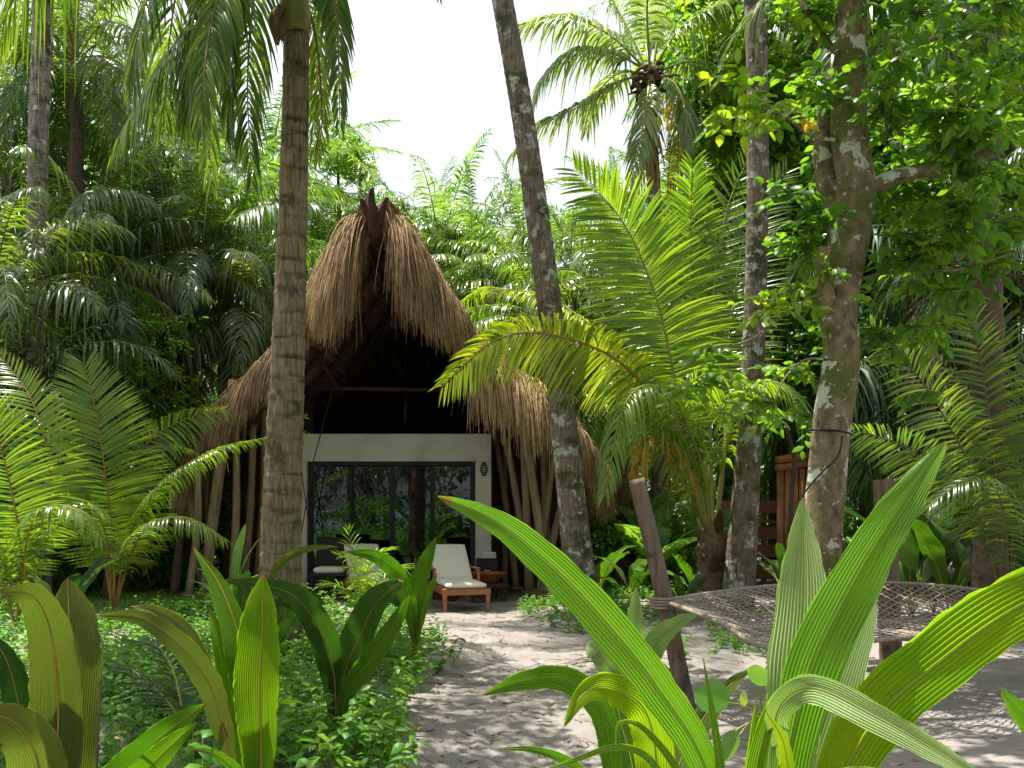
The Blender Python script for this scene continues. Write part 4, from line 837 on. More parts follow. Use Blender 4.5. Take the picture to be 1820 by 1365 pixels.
sprout('coconut_sprout', 'coconut sprout with a glowing yellow-green forked leaf and a drooping brown-edged leaf', (-1.02,3.75,0), [
    dict(p=[(462,1500,3.75),(458,1340,3.7),(440,1200,3.7),(415,1100,3.75),(385,1030,3.8),(345,974,3.85)], hw=(34,22), pleats=7, fold=.25, m=B_GREEN, profile=([0,.12,.35,.6,.82,1],[.1,.5,.95,1,.7,.04]), tone=.45),
    dict(p=[(464,1500,3.72),(464,1350,3.68),(462,1220,3.66),(466,1110,3.68),(468,1022,3.72)], hw=(50,36), pleats=8, fold=.15, m=B_LIT, profile=([0,.12,.35,.6,.82,.94,1],[.05,.25,.75,1,.85,.45,.04]), tone=.6, lab='glowing yellow-green upright leaf'),
    dict(p=[(460,1500,3.75),(452,1380,3.73),(425,1240,3.73),(400,1150,3.75),(372,1080,3.8)], hw=(34,24), pleats=6, fold=.3, m=B_LIT, profile=([0,.12,.35,.6,.82,1],[.1,.5,.95,1,.7,.04]), tone=.4),
    dict(p=[(440,1500,3.7),(415,1370,3.6),(392,1280,3.55),(372,1215,3.5),(320,1145,3.4),(250,1098,3.3),(172,1094,3.2)], hw=(26,24), pleats=7, fold=.4, m=B_OLIVE, profile=([0,.22,.4,.6,.8,.92,1],[.08,.12,.8,1,.75,.45,.05]), tone=.55, lab='drooping olive leaf with dry brown edges'),
    dict(p=[(395,1290,3.55),(372,1200,3.6),(330,1120,3.6),(280,1085,3.6),(232,1078,3.6)], hw=(14,14), pleats=4, fold=.4, m=B_OLIVE, stem=False, tone=.6),
    dict(p=[(470,1500,3.6),(440,1400,3.4),(390,1345,3.3),(340,1330,3.2)], hw=(10,12), pleats=4, fold=.4, m=B_GREEN, tone=.6)],
    'coconut sprouts in the foreground')
sprout('coconut_sprout', 'low coconut sprout with paired green leaves leaning right, below the drooping olive leaf', (-1.62,3.5,0), [
    dict(p=[(130,1560,3.45),(190,1410,3.4),(250,1345,3.35),(310,1290,3.3),(368,1250,3.3)], hw=(34,30), pleats=8, fold=.3, m=B_GREEN, tone=.5),
    dict(p=[(130,1560,3.45),(200,1440,3.3),(260,1370,3.2),(310,1320,3.15),(350,1285,3.1)], hw=(30,26), pleats=7, fold=.3, m=B_LIT, tone=.3)],
    'coconut sprouts in the foreground')
sprout('coconut_sprout', 'coconut sprout with dark glossy broad leaves on orange stems in the middle of the undergrowth', G(600,1345), [
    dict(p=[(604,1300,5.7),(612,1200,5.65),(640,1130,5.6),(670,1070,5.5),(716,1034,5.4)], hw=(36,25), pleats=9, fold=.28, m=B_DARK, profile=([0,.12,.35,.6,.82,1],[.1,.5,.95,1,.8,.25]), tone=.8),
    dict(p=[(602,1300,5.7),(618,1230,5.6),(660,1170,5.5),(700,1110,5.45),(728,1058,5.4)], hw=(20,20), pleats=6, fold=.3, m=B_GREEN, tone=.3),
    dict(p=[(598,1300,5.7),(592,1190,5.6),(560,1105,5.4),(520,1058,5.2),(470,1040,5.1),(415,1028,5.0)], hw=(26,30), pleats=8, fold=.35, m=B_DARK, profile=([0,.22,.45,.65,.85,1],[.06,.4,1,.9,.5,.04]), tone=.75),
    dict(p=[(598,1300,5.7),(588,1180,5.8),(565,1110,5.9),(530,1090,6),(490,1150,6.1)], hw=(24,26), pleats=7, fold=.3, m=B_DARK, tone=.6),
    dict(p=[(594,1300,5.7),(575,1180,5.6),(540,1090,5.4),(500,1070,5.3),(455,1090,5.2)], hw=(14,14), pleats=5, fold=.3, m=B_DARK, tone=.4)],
    'coconut sprouts beside the path')
sprout('coconut_sprout', 'tall thin sprout with a folded leaf pointing up just left of the front lounger', G(737,1205), [
    dict(p=[(737,1150,8.2),(737,1095,8.1),(745,1040,8.1),(762,990,8.1),(776,955,8.1)], hw=(20,14), pleats=6, fold=.5, m=B_GREEN, tone=.6),
    dict(p=[(737,1150,8.2),(728,1080,8.0),(705,1020,7.8),(665,988,7.6),(614,980,7.5)], hw=(17,17), pleats=6, fold=.4, m=B_GREEN, tone=.4),
    dict(p=[(740,1150,8.2),(748,1100,8.1),(762,1055,8.1),(777,1018,8.1)], hw=(9,8), pleats=4, fold=.5, m=B_GREEN, tone=.5),
    dict(p=[(737,1150,8.2),(728,1090,8.3),(700,1060,8.4),(660,1060,8.5),(640,1080,8.6)], hw=(14,14), pleats=5, fold=.3, m=B_DARK, tone=.7)],
    'coconut sprouts beside the path')
sprout('coconut_sprout', 'thin sprout whose single narrow leaf arches right across the thick palm trunk', G(500,1230), [
    dict(p=[(468,1100,7.7),(485,1020,7.6),(520,985,7.5),(560,973,7.4),(602,972,7.3)], hw=(7,8), pleats=4, fold=.6, m=B_OLIVE, tone=.5),
    dict(p=[(478,1150,7.7),(500,1090,7.6),(540,1060,7.6),(580,1075,7.6)], hw=(18,18), pleats=6, fold=.3, m=B_DARK, tone=.9),
    dict(p=[(478,1150,7.7),(440,1080,7.7),(430,1040,7.7),(400,1030,7.7)], hw=(14,14), pleats=5, fold=.3, m=B_DARK, tone=.8)],
    'coconut sprouts beside the path')
# small feathery seedling in front of the door
sp = thing('palm_seedling', 'small feathery palm seedling in front of the glass door', 'palm seedling', G(648,1120))
for pts in [[(648,1110,11),(640,1040,10.9),(625,1000,10.8),(598,985,10.8)],[(648,1110,11),(650,1030,10.9),(665,990,10.8),(700,975,10.8)],[(648,1110,11),(630,1060,10.7),(600,1040,10.5),(575,1040,10.4)],[(650,1110,11),(668,1040,10.8),(700,1010,10.6),(735,1010,10.5)],[(648,1110,11),(640,1020,11.1),(622,960,11.2),(618,940,11.2)]]:
    pxf(pts, 22, .38, parent=sp, w=.022, droop=.35, t0=.3, rr=.01, mats=[L_BRIGHT, STEM_G])
sp = thing('palm_seedling', 'dark fine-leaved palm seedling lying low between the olive leaf and the glowing leaf', 'palm seedling', G(320,1300))
for pts in [[(330,1300,5.0),(300,1240,4.9),(250,1205,4.8),(180,1180,4.8)],[(330,1300,5.0),(300,1250,5.1),(270,1220,5.2),(235,1215,5.3)],[(330,1300,5.0),(310,1200,5.1),(280,1150,5.2),(230,1140,5.2)]]:
    pxf(pts, 26, .22, parent=sp, w=.022, droop=.3, t0=.2, rr=.008, mats=[L_DARK, STEM_G])

# instanced sprouts of the middle distance
def proto_sprout(seed, m_, n=5):
    rg = np.random.default_rng(seed); t = thing('coconut_sprout', 'x', 'palm seedling', (0,0,0), None)
    for i in range(n):
        az = i*137.5+rg.uniform(-20,20); R = arc((0,0,0), az, rg.uniform(62,86), rg.uniform(.8,1.25), rg.uniform(40,115), n=8)
        mb = MB(); rb = MB()
        global CAM; old = CAM; CAM = np.array([0,-.01,9.0]); blade(mb, R, rg.uniform(.07,.12), pleats=6, fold=.3, pet=.25, rib=rb, tone=rg.uniform(.3,.8), M=24); CAM = old
        rb.tube(R[:3], .008, 6); o = mb.build('leaf', m_, t, smooth=False); r_ = rb.build('midrib', STEM_O); r_.parent = o
    return t
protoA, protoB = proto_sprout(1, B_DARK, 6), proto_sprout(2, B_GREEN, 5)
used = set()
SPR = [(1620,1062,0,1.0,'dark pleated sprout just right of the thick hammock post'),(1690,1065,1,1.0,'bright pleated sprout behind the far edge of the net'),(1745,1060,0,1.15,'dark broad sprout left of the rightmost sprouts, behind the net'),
       (1800,1068,0,1.2,'dark sprout cut by the right edge behind the net'),(1660,1045,0,1.3,'tall sprout in the shade behind the other sprouts at right'),(1500,1060,1,1.0,'yellow-green sprout at the foot of the lichen covered tree'),
       (1395,1062,0,1.0,'brown-tipped dark sprout in front of the red-brown fence'),(1065,1075,1,1.05,'pale sprout at the foot of the leaning palm'),(1120,1085,1,.9,'bright sprout right of the leaning palm behind the tilted post'),
       (1215,1105,0,.7,'low dark sprout under the hammock net'),(1240,1075,1,.8,'bright arching sprout just above the net left corner'),(1010,1120,1,.55,'small sprout on the root mound right of the path'),
       (415,1135,0,.8,'dark sprout left of the thick palm trunk base'),(120,1130,0,.9,'dark sprout under the left palms'),(1775,1040,1,1.2,'far bright sprout near the right edge'),(1185,1050,0,1.0,'dark sprout left of the young palm trunk')]
for i, (px, py, k, sc, lab) in enumerate(SPR):
    pr = (protoA, protoB)[k]; t = pr if pr.name not in used else copy_tree(pr); used.add(pr.name)
    p_ = G(px, py+(45 if px > 1580 else 0)); t.location = (p_[0], p_[1], float(gh(p_[0],p_[1]))-.01); t.rotation_euler = (0,0,i*2.1); t.scale = (sc*(1.55 if px > 1580 else 1.15),)*3; t['label'] = lab; t['group'] = 'coconut sprouts in the middle distance'

# banana and heliconia
def paddle(mb, R, hw, rg, tears=.4, K=9):
    R = spline(R, 40); t = np.linspace(.22,1,34); C_ = samp(R, t); T = nrm(np.gradient(C_,axis=0)); S = nrm(np.cross(T, UP+1e-6)); N = np.cross(S,T)
    wp = np.interp(np.linspace(0,1,34),[0,.08,.3,.65,.9,1],[.15,.7,1,.95,.5,.03])*hw
    for sg in (-1,1):
        segs = [0]+sorted(rg.choice(np.arange(4,31), int(5*tears)+1, replace=False).tolist())+[33]
        for a_, b_ in zip(segs[:-1], segs[1:]):
            if b_-a_ < 1: continue
            k = np.linspace(0,1,K)[None,:,None]; dr = rg.uniform(.1,.45); w_ = wp[a_:b_+1,None,None]
            mb.add(C_[a_:b_+1,None]+sg*S[a_:b_+1,None]*w_*k*.97+N[a_:b_+1,None]*w_*(.3*k-.1*k*k)-UP*w_*dr*k*k + T[a_:b_+1,None]*w_*.18*k, rg.uniform(.3,.9), 0)
    return R
def banana(label, base, spec, hw=.2, name='banana_plant', mat=L_BANANA):
    rg = np.random.default_rng(int(abs(base[0])*100)+3); t = thing(name, label, 'plant', base)
    mb = MB(); mb.tube(spline([np.array(base)-UP*.02, np.array(base)+UP*.5], 8), np.linspace(.07,.05,8), 10); mb.build('stalk', STEM_G, t)
    for (az, el, L, bd) in spec:
        R = arc(np.array(base)+UP*.3, az, el, L, bd, n=12); mb = MB(); rb = MB(); R2 = paddle(mb, R, hw*rg.uniform(.8,1.15), rg); rb.tube(R2, np.linspace(.02,.004,len(R2)), 6, cap=False)
        o = mb.build('leaf', mat, t); r_ = rb.build('midrib', STEM_G); r_.parent = o
    return t
banana('banana plant with broad arching leaves between the tilted post and the young palm', G(1165,1000)*np.array([.0,0,0])+np.array([wx(1165,16.4),16.4,0]), [(20,80,1.7,60),(80,60,1.6,80),(100,70,1.7,95),(-80,62,1.5,80),(150,60,1.5,80),(-140,65,1.6,70),(-30,75,1.8,70)], .24)
banana('second banana plant further left with pale leaves, close to the thatch edge', (wx(1100,17.5),17.5,0), [(100,70,2.0,80),(70,75,2.2,60),(-60,70,2.1,70),(180,65,1.7,80),(10,80,2.4,40)], .27)
banana('bright banana-like leaves lit by the sun behind the right eave of the hut', (wx(1065,19),19,0), [(10,84,3.4,25),(90,75,3.2,50),(-70,78,3.2,50),(160,70,2.8,70)], .35)
banana('banana plant left of the red-brown fence, behind the straight grey trunk', (wx(1245,18),18,0), [(60,70,2.2,80),(120,65,2.0,90),(-90,65,2.0,80),(0,80,2.3,60)], .25)
banana('bright paddle-leaved plant by the hut posts left of the thick trunk', (wx(415,12.2),12.2,0), [(30,86,1.0,20),(80,80,.85,30),(-60,60,.65,80),(100,60,.7,70),(160,55,.6,80),(-90,65,.65,60),(-150,45,.5,90)], .085, 'heliconia_plant')

# ---------------- lichen covered broadleaf tree ----------------
bt = thing('broadleaf_tree', 'thick crooked broadleaf tree trunk with white lichen patches and a broken branch stub', 'tree', P(1462,1183,9), None)
mb = MB(); Rt = spline(px_trunk([(1452,1190),(1455,1060),(1466,900),(1480,750),(1497,640),(1490,540),(1500,440),(1521,335),(1508,230),(1512,100),(1512,-40),(1500,-160)],9), 90)
th = np.linspace(0,2*np.pi,28,endpoint=False); sv = np.linspace(0,1,90)
rad = np.interp(sv,[0,.04,.12,.3,.45,.55,.62,.7,.8,1],[.27,.21,.185,.175,.165,.20,.175,.165,.15,.12])[:,None]*(1+.05*np.sin(3*th+sv[:,None]*9)+.035*np.sin(5*th-sv[:,None]*23)+RNG.normal(0,.008,(90,28)))
for (s_, t_, a_) in [(.30,1.0,.22),(.47,4.0,.2),(.52,5.5,.35),(.62,2.2,.3),(.66,3.6,.25),(.8,4.6,.3),(.2,5,.15)]:
    rad = rad*(1+a_*np.exp(-((sv[:,None]-s_)/.018)**2-(np.angle(np.exp(1j*(th-t_)))/.45)**2))
mb.tube(Rt, rad, 28); trunk_o = mb.build('trunk', T_TREE, bt)
def limb(pts, r0, r1, name='branch', parent=bt, m_=T_TREE, k=12, rough=.05):
    mb = MB(); R = spline(pts, 26); mb.tube(R, np.linspace(r0,r1,26)[:,None]*(1+RNG.normal(0,rough,(26,k))), k); return mb.build(name, m_, parent)
limb([P(1520,345,9),P(1565,325,8.9),P(1620,308,8.8),P(1672,300,8.7)], .085, .062, 'broken_branch', rough=.09)
limb([P(1490,600,9),P(1472,540,8.85),P(1462,490,8.75),P(1466,438,8.7)], .10, .055, 'branch_stub')
limb([P(1495,420,9.1),P(1465,300,9.3),P(1470,210,9.3),P(1480,130,9.4)], .12, .08)
LB = [([P(1510,120,9),P(1460,60,9.2),P(1400,-40,9.6)],.035,.02),([P(1500,250,9),P(1440,240,8.6),P(1380,200,8.2),P(1280,190,8)],.02,.008),
      ([P(1505,500,9),P(1420,540,8.6),P(1340,600,8.3),P(1270,620,8.1)],.016,.006),([P(1520,150,9),P(1600,90,9.2),P(1720,60,9.4),P(1830,80,9.6)],.04,.015),([P(1515,500,9),P(1600,480,8.7),P(1700,480,8.5),P(1800,450,8.3)],.02,.008),
      ([P(1480,640,9),P(1430,640,8.8),P(1390,680,8.6),P(1370,740,8.5)],.014,.006),([P(1512,0,9),P(1560,-150,8.6),P(1650,-350,7.8)],.09,.04),([P(1505,-20,9),P(1430,-200,8.4),P(1300,-400,7.5)],.09,.04),([P(1500,-160,9),P(1500,-400,9.3),P(1460,-700,9.6)],.12,.05)]
for pts, r0, r1 in LB: limb(pts, r0, r1, k=8)
def leaf_cluster(ml, mt, c, r, ntw, nl, size, rg, tone=.5, flat=.6, sd=.12):
    for j in range(ntw):
        d = nrm(rg.normal(0,1,3)*np.array([1,1,flat])+np.array([0,0,.05])); L = r*rg.uniform(.6,1.15)
        R = spline([c-d*L*.15, c+d*L*.5+UP*L*.05, c+d*L-UP*L*.18], 8)
        if mt is not None: mt.tube(R, np.linspace(.0045,.0015,8)*r/.35, 4, .5, 0, cap=False)
        t = np.linspace(.15,1,nl); B = samp(R,t); T = nrm(d); s_ = nrm(np.cross(T,UP))
        al = (np.arange(nl)%2*2-1)[:,None]
        dd = T*.6+al*s_*.9+rg.normal(0,.3,(nl,3))-UP*rg.uniform(0,.5,(nl,1)); dd[-1] = T
        Wd = np.cross(dd, UP+rg.normal(0,.55,(nl,3)))
        strips(ml, B, dd, Wd, size*rg.uniform(.65,1.2,nl), size*.62, rg.uniform(.05,.4,nl), 3, 3, fold=.35, tone=tone+rg.normal(0,sd,nl), prof=OVAL_W)
def region_clusters(n, box, drange, ml, mt, r, size, seed, ntw=8, nl=8, tone=.5, hole=None):
    rg = np.random.default_rng(seed)
    for i in range(n):
        x, y, d = rg.uniform(box[0],box[2]), rg.uniform(box[1],box[3]), rg.uniform(*drange)
        if hole and hole(x,y,d): continue
        leaf_cluster(ml, mt, P(x,y,d), r*rg.uniform(.8,1.3), ntw, nl, size, rg, tone+rg.normal(0,.14))
ml, mt = MB(), MB()
trunkx = lambda y: np.interp(y, [-40,100,300,500,760,900],[1512,1515,1512,1500,1478,1468])
hole = lambda x,y,d: d < 9.1 and (abs(x-trunkx(y)) < (62 if y > 240 else 40) or (1520 < x < 1700 and 265 < y < 355))
region_clusters(46, (1380,-20,1830,330), (8.0,10.6), ml, mt, .36, .135, 31, hole=hole)
region_clusters(14, (1390,300,1660,470), (8.2,10.3), ml, mt, .32, .135, 32, hole=hole)
region_clusters(22, (1600,300,1830,520), (8.0,10), ml, mt, .34, .135, 33, hole=hole)
region_clusters(9, (1370,420,1450,760), (8.2,9.6), ml, mt, .30, .135, 34, hole=hole, tone=.55)
region_clusters(5, (1190,590,1400,760), (8.0,8.6), ml, mt, .24, .135, 35, ntw=4, nl=6, hole=hole)
region_clusters(7, (1560,560,1700,740), (8.8,9.8), ml, mt, .28, .135, 36, ntw=5, hole=hole)
region_clusters(6, (1240,150,1390,260), (7.8,8.4), ml, mt, .24, .135, 37, ntw=4, nl=7, hole=hole, tone=.75)
for (x,y,d) in [(1470,480,8.6),(1530,530,8.6),(1460,170,8.5),(1560,160,8.6),(1580,230,8.6),(1540,210,8.7)]: leaf_cluster(ml, mt, P(x,y,d), .22, 4, 6, .10, RNG, .6)
rgc = np.random.default_rng(38)
for i in range(380):  # unseen canopy added overhead to shade the path, gaps shaped for sun
    x, y = rgc.uniform(-5.5,5.5), rgc.uniform(1.0,10.2)
    z = max(5.6, CH+.53*y+.75)+rgc.uniform(0,2.6)
    if -1.9 < x < .9 and y < 3.6: continue
    if ((x+2.75)/1.15)**2+((y-4.5)/.8)**2 < 1: continue
    if math.sin(x*1.7+.6*y)+math.sin(y*1.5-x*.8+1)+.7*math.sin(3.1*x+2.3*y) > 1.6: continue
    leaf_cluster(ml, mt, np.array([x,y,z]), .62, 7, 8, .16, rgc, .5+rgc.normal(0,.12))
for (x1,y1) in [(-4,4),(-2,7),(0,5),(1,9),(3,4),(4.5,7)]:  # limbs added to carry the unseen canopy
    limb([np.array([2.9,9,9.5]), np.array([(2.9+x1)/2,(9+y1)/2,9.3]), np.array([x1,y1,max(5.8,CH+.53*y1+1.6)])], .07, .02, k=8)
ml.build('foliage', L_BROAD, bt); mt.build('twigs', TWIG, bt)
mb = MB(); leaf_cluster(mb, None, P(1425,215,8.2), .16, 3, 5, .09, RNG, .6); o = mb.build('foliage', L_YELLOW, bt); o['label'] = 'few orange withered leaves'
mb = MB(); th = np.linspace(0,2*np.pi*1.05,30)
c_ = P(1472,775,9); mb.tube(np.stack([c_[0]+.205*np.cos(th), c_[1]+.20*np.sin(th), c_[2]+.05*np.sin(th*.5)],-1), 0.009, 6)
mb.tube(spline([P(1497,775,8.78),P(1490,810,8.7),P(1455,845,8.7),P(1425,885,8.75),P(1408,940,8.8),P(1400,1010,8.85)],24), .009, 6)
tag(mb.build('black_cable', CABLE), 'black cable looped round the lichen covered tree', 'cable')
t = thing('thin_sapling', 'thin bare crooked stem just left of the lichen covered tree', 'tree', G(1405,1062)); limb([G(1405,1062), P(1405,900,15.7), P(1412,820,15.7), P(1400,760,15.7), P(1404,690,15.7)], .05, .025, 'trunk', t, TWIG)

# other broad trees and bushes
def leaf_ball_mesh(seed, rx, ry, rz, ncl, size, r=.5, matl=L_BROAD, shell=.55, nl=7, ntw=7):
    rg = np.random.default_rng(seed); ml = MB()
    for i in range(ncl):
        d = nrm(rg.normal(0,1,3)); q_ = rg.uniform(shell,1); lump = 1+.25*math.sin(d[0]*5+seed)+.2*math.sin(d[2]*7+seed*2)
        leaf_cluster(ml, None, d*np.array([rx,ry,rz])*q_*lump, r, ntw, nl, size, rg, .5+rg.normal(0,.15))
    o = ml.build('foliage', matl); me = o.data; bpy.data.objects.remove(o); return me
bushA = leaf_ball_mesh(1, 1.2,1.0,1.1, 60, .13, .4)
bushB = leaf_ball_mesh(2, 1.8,1.5,1.8, 110, .16, .55, L_BROADY)
bushC = leaf_ball_mesh(3, 1.6,1.4,1.5, 100, .14, .5, L_COVER)
bushD = leaf_ball_mesh(4, 2.6,2.2,2.8, 170, .22, .8, L_BROAD)
for i, (px, py, d, me, sc, nm, lab, cat) in enumerate([
    (195,600,15.5,bushC,.6,'leafy_bush','bright leafy bush between the left grey trunk and the hanging palm fronds','bush'),
    (190,720,15,bushA,.6,'leafy_bush','dark bush behind the fan-like frond at left','bush'),
    (310,760,16,bushA,.7,'leafy_bush','small bush left of the left hut eave','bush'),
    (330,930,18,bushC,1.0,'leafy_bush','bush in the shade behind the left hut posts','bush'),
    (60,950,16,bushA,1.2,'leafy_bush','dark bush under the leftmost palms','bush'),
    (170,930,18,bushC,1.1,'leafy_bush','bush behind the stem of the left young palm','bush'),
    (1215,975,17,bushA,.8,'leafy_bush','dark bush right of the tilted post','bush'),
    (1110,980,18,bushC,.9,'leafy_bush','sunlit bush behind the leaning palm base','bush'),
    (1330,210,21,bushB,.7,'broad_tree','yellow-green leafy crown touching the straight grey trunk near the top','tree'),
    (1310,370,21,bushB,.9,'broad_tree','leafy crown behind the upright young palm fronds','tree'),
    (1380,80,20,bushD,1.0,'broad_tree','tree crown behind the top of the straight grey palm','tree'),
    (1560,120,21,bushD,1.0,'broad_tree','tree crown far behind the lichen covered tree at the top','tree'),
    (1730,150,19,bushD,.9,'broad_tree','tree crown in the top right corner','tree'),
    (1650,330,20,bushD,.9,'broad_tree','tree crown behind the broken branch stub','tree'),
    (1780,420,17,bushD,.8,'broad_tree','dark leafy crown at the right edge above the combed fronds','tree'),
    (1420,420,20,bushD,.9,'broad_tree','leafy crown between the straight grey palm and the lichen covered tree','tree'),
    (1600,560,19,bushC,1.4,'broad_tree','bright green foliage right of the lichen covered tree at half height','tree'),
    (1420,640,18,bushC,1.1,'broad_tree','foliage behind the hanging leaves left of the lichen covered tree','tree'),
    (1750,700,18,bushA,1.8,'broad_tree','dark foliage behind the combed fronds at right','tree'),
    (600,265,27,bushA,.8,'broad_tree','small broadleaf treetop against the sky right of the thick palm trunk','tree'),
    (640,300,28,bushA,.6,'broad_tree','lower broadleaf treetop against the sky left of the hut peak','tree'),
    (560,420,28,bushA,1.2,'broad_tree','bright foliage right behind the thick palm trunk above the roof','tree'),
    (450,400,28,bushA,.9,'broad_tree','bright foliage between the hanging fronds left of the thick trunk','tree'),
    (260,330,28,bushA,.9,'broad_tree','bright foliage behind the slim reddish trunk','tree')]):
    c_ = P(px,py,d); t = thing(nm, lab, cat, (c_[0],c_[1],0), 'bushes of the jungle edge' if cat=='bush' else 'broadleaf trees of the jungle')
    put(me, 'crown', t, (0,0,c_[2]), i*1.3, sc)
    z1 = c_[2]; mb = MB(); q_ = np.array([c_[0],c_[1],0]); 
    mb.tube(spline([q_, q_+np.array([.1,.05,z1*.5]), q_+np.array([0,0,z1])],14), np.linspace(.05+.015*z1,.03,14), 8); mb.build('trunk', T_FAR, t)

# ---------------- jungle palms ----------------
oilA = crown_mesh(31, n=24, L=4.0, mat=L_FAR, leafL=.62, nl=74, w=.04, elmax=84, elmin=-30, bend=(65,110), jit=.09, lift=.1, droop=.75, dead=.08)
oilB = crown_mesh(32, n=20, L=3.9, mat=L_FAR, leafL=.6, nl=74, w=.04, elmax=86, elmin=-5, bend=(45,85), jit=.09, lift=.12, droop=.6)
oilC = crown_mesh(33, n=22, L=4.2, mat=L_DARK, leafL=.8, nl=54, w=.05, elmax=80, elmin=-35, bend=(80,130), jit=.16, droop=.9, dead=.12)
oilD = crown_mesh(34, n=22, L=3.8, mat=L_PALM, leafL=.75, nl=56, w=.048, elmax=80, elmin=-30, bend=(70,120), jit=.12, droop=.8)
JP = [(785,480,27,oilB,1.3,'feathery palm rising highest behind the right slope of the hut roof, against the sky'),
      (860,560,25.5,oilA,1.05,'palm with greyish arching fronds just above the right roof slope'),
      (700,500,27.5,oilB,1.0,'feathery palm directly behind the hut peak'),
      (930,500,24,oilB,1.0,'feathery palm behind the leaning trunk at skyline height'),
      (625,520,26.5,oilA,1.1,'bright palm between the thick trunk and the hut peak'),
      (1030,510,22,oilA,.95,'palm right of the leaning trunk above the yellow frond'),
      (1090,490,26,oilB,1.1,'distant palm under the sky crown, left of its trunk'),
      (575,510,26,oilA,1.0,'palm touching the left roof slope just right of the thick trunk'),
      (440,560,18.5,oilD,.9,'palm with exposed reddish leaf stalks left of the thick trunk'),
      (330,450,18,oilA,1.0,'palm with drooping sunlit fronds above the left eave'),
      (210,360,20,oilA,1.05,'bright palm behind the slim reddish trunk'),
      (60,400,19,oilA,1.1,'sunlit palm behind the leftmost grey trunk'),
      (290,610,19,oilD,.8,'dark palm with hanging dry stalks left of the hut roof'),
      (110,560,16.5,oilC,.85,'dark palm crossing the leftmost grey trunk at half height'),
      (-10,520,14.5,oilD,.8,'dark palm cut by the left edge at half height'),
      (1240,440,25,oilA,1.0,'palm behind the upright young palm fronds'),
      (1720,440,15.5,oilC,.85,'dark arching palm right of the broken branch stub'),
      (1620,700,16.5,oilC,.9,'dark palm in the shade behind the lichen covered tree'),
      (1790,250,16.5,oilC,.9,'dark palm at the right edge below the top corner'),
      (135,110,17.0,oilD,.85,'palm crown with hanging fronds around the slim reddish trunk'),
      (130,190,21,oilB,1.1,'pale palm crown between the two slim trunks at the top left'),
      (1750,-60,11.5,oilD,.9,'palm crown dropping green fronds from the top right corner'),
      (1540,480,22,oilA,1.0,'palm far behind the lichen covered tree'),
      (950,560,19,oilD,.75,'palm behind the yellow frond beside the right roof slope'),
      (1100,640,17.5,oilD,.8,'dark green palm under the bright young fronds'),
      (30,700,14,oilC,.7,'low dark palm at the left edge behind the orange-tinged fronds'),
      (1440,760,18.5,oilD,.8,'low palm between the straight grey trunk and the gate posts'),
      (480,330,25,oilB,1.1,'pale palm behind the thick trunk at the height of the hanging fronds'),
      (150,480,17,oilA,.9,'sunlit palm with arching silvery fronds right of the leftmost grey trunk'),
      (400,420,20,oilB,.9,'feathery palm left of the thick trunk above the left eave'),
      (250,470,18.5,oilA,.85,'drooping palm in the middle of the left jungle'),
      (20,250,18,oilB,.9,'palm at the left edge, upper third'),
      (340,300,22,oilA,.9,'bright palm between the slim reddish trunk and the thick trunk'),
      (545,500,26.5,oilB,.9,'bright palm showing just right of the thick trunk'),
      (840,480,27,oilB,1.0,'second feathery palm against the sky, right of the highest one'),
      (760,540,26.5,oilA,1.0,'palm peeking over the right roof slope near the peak'),
      (1180,480,20,oilA,.9,'palm behind the trunk of the sky crown palm'),
      (1300,60,24,oilA,1.1,'palm crown left of the straight grey trunk at the top')]
for i, (px, py, d, me, sc, lab) in enumerate(JP):
    c_ = P(px,py,d); t = thing('jungle_palm', lab, 'palm tree', (c_[0],c_[1],0), 'palms of the jungle behind the hut')
    put(me, 'crown', t, (0,0,c_[2]), i*.9, sc)
    z1 = c_[2]; q_ = np.array([c_[0],c_[1],0]); mb = MB(); ln = RNG.normal(0,.15,2)
    mb.tube(spline([q_+np.array([ln[0],ln[1],0]), q_+np.array([ln[0]*.3,ln[1]*.3,z1*.5]), q_+np.array([0,0,z1])],40), np.linspace(.22,.15,40)*(.7 if i == 19 else 1)*(1+.07*np.sin(np.arange(40)*2.2)), 9); mb.build('trunk', T_FAR, t)
    if i in (8, 12, 13, 4, 24):     # old leaf stalks below the crown
        mb = MB(); n=46; az = RNG.uniform(0,6.28,n); zz = RNG.uniform(z1-1.6,z1,n); b_ = np.stack([c_[0]+.15*np.cos(az), c_[1]+.15*np.sin(az), zz],-1)
        strips(mb, b_, np.stack([np.cos(az)*.45,np.sin(az)*.45,np.full(n,.9 if i in (8,24) else .2)],-1), np.stack([-np.sin(az),np.cos(az),0*az],-1), RNG.uniform(.7,1.5,n), .055, .25 if i in (8,24) else 1.0, 5, 2, tone=RNG.random(n), prof=([0,.5,1],[1,.6,.3])); mb.build('old_stalks', BOOT, t)
# the mass of the forest behind
rg = np.random.default_rng(77); ml = MB()
def mass(n, x0, x1, y0, y1, zf, size, tone=.4):
    x = rg.uniform(x0,x1,n); y = rg.uniform(y0,y1,n); zt_ = zf(x); z = rg.uniform(0,1,n)**.8*zt_*(1+.10*np.sin(x*1.3)+.07*np.sin(x*3.1+y))
    d = rg.normal(0,1,(n,3)); d[:,2] = d[:,2]*.6-.1
    strips(ml, np.stack([x,y,z],-1), d, rg.normal(0,1,(n,3)), size*rg.uniform(.6,1.5,n), size*.42, rg.uniform(.1,.6,n), 2, 3, fold=.3, tone=tone+rg.normal(0,.2,n), prof=OVAL_W)
zf = lambda x: np.interp(x, [-30,-12,-9,-6,-3,3,5,7,30],[14,12,9.5,8,7,7,9,15,17])
mass(52000, -26, 26, 29, 40, zf, .42)
mass(9000, -17, -8, 19, 29, lambda x: 6+0*x, .3, .35); mass(9000, 7, 17, 19, 29, lambda x: 6.5+0*x, .3, .4)
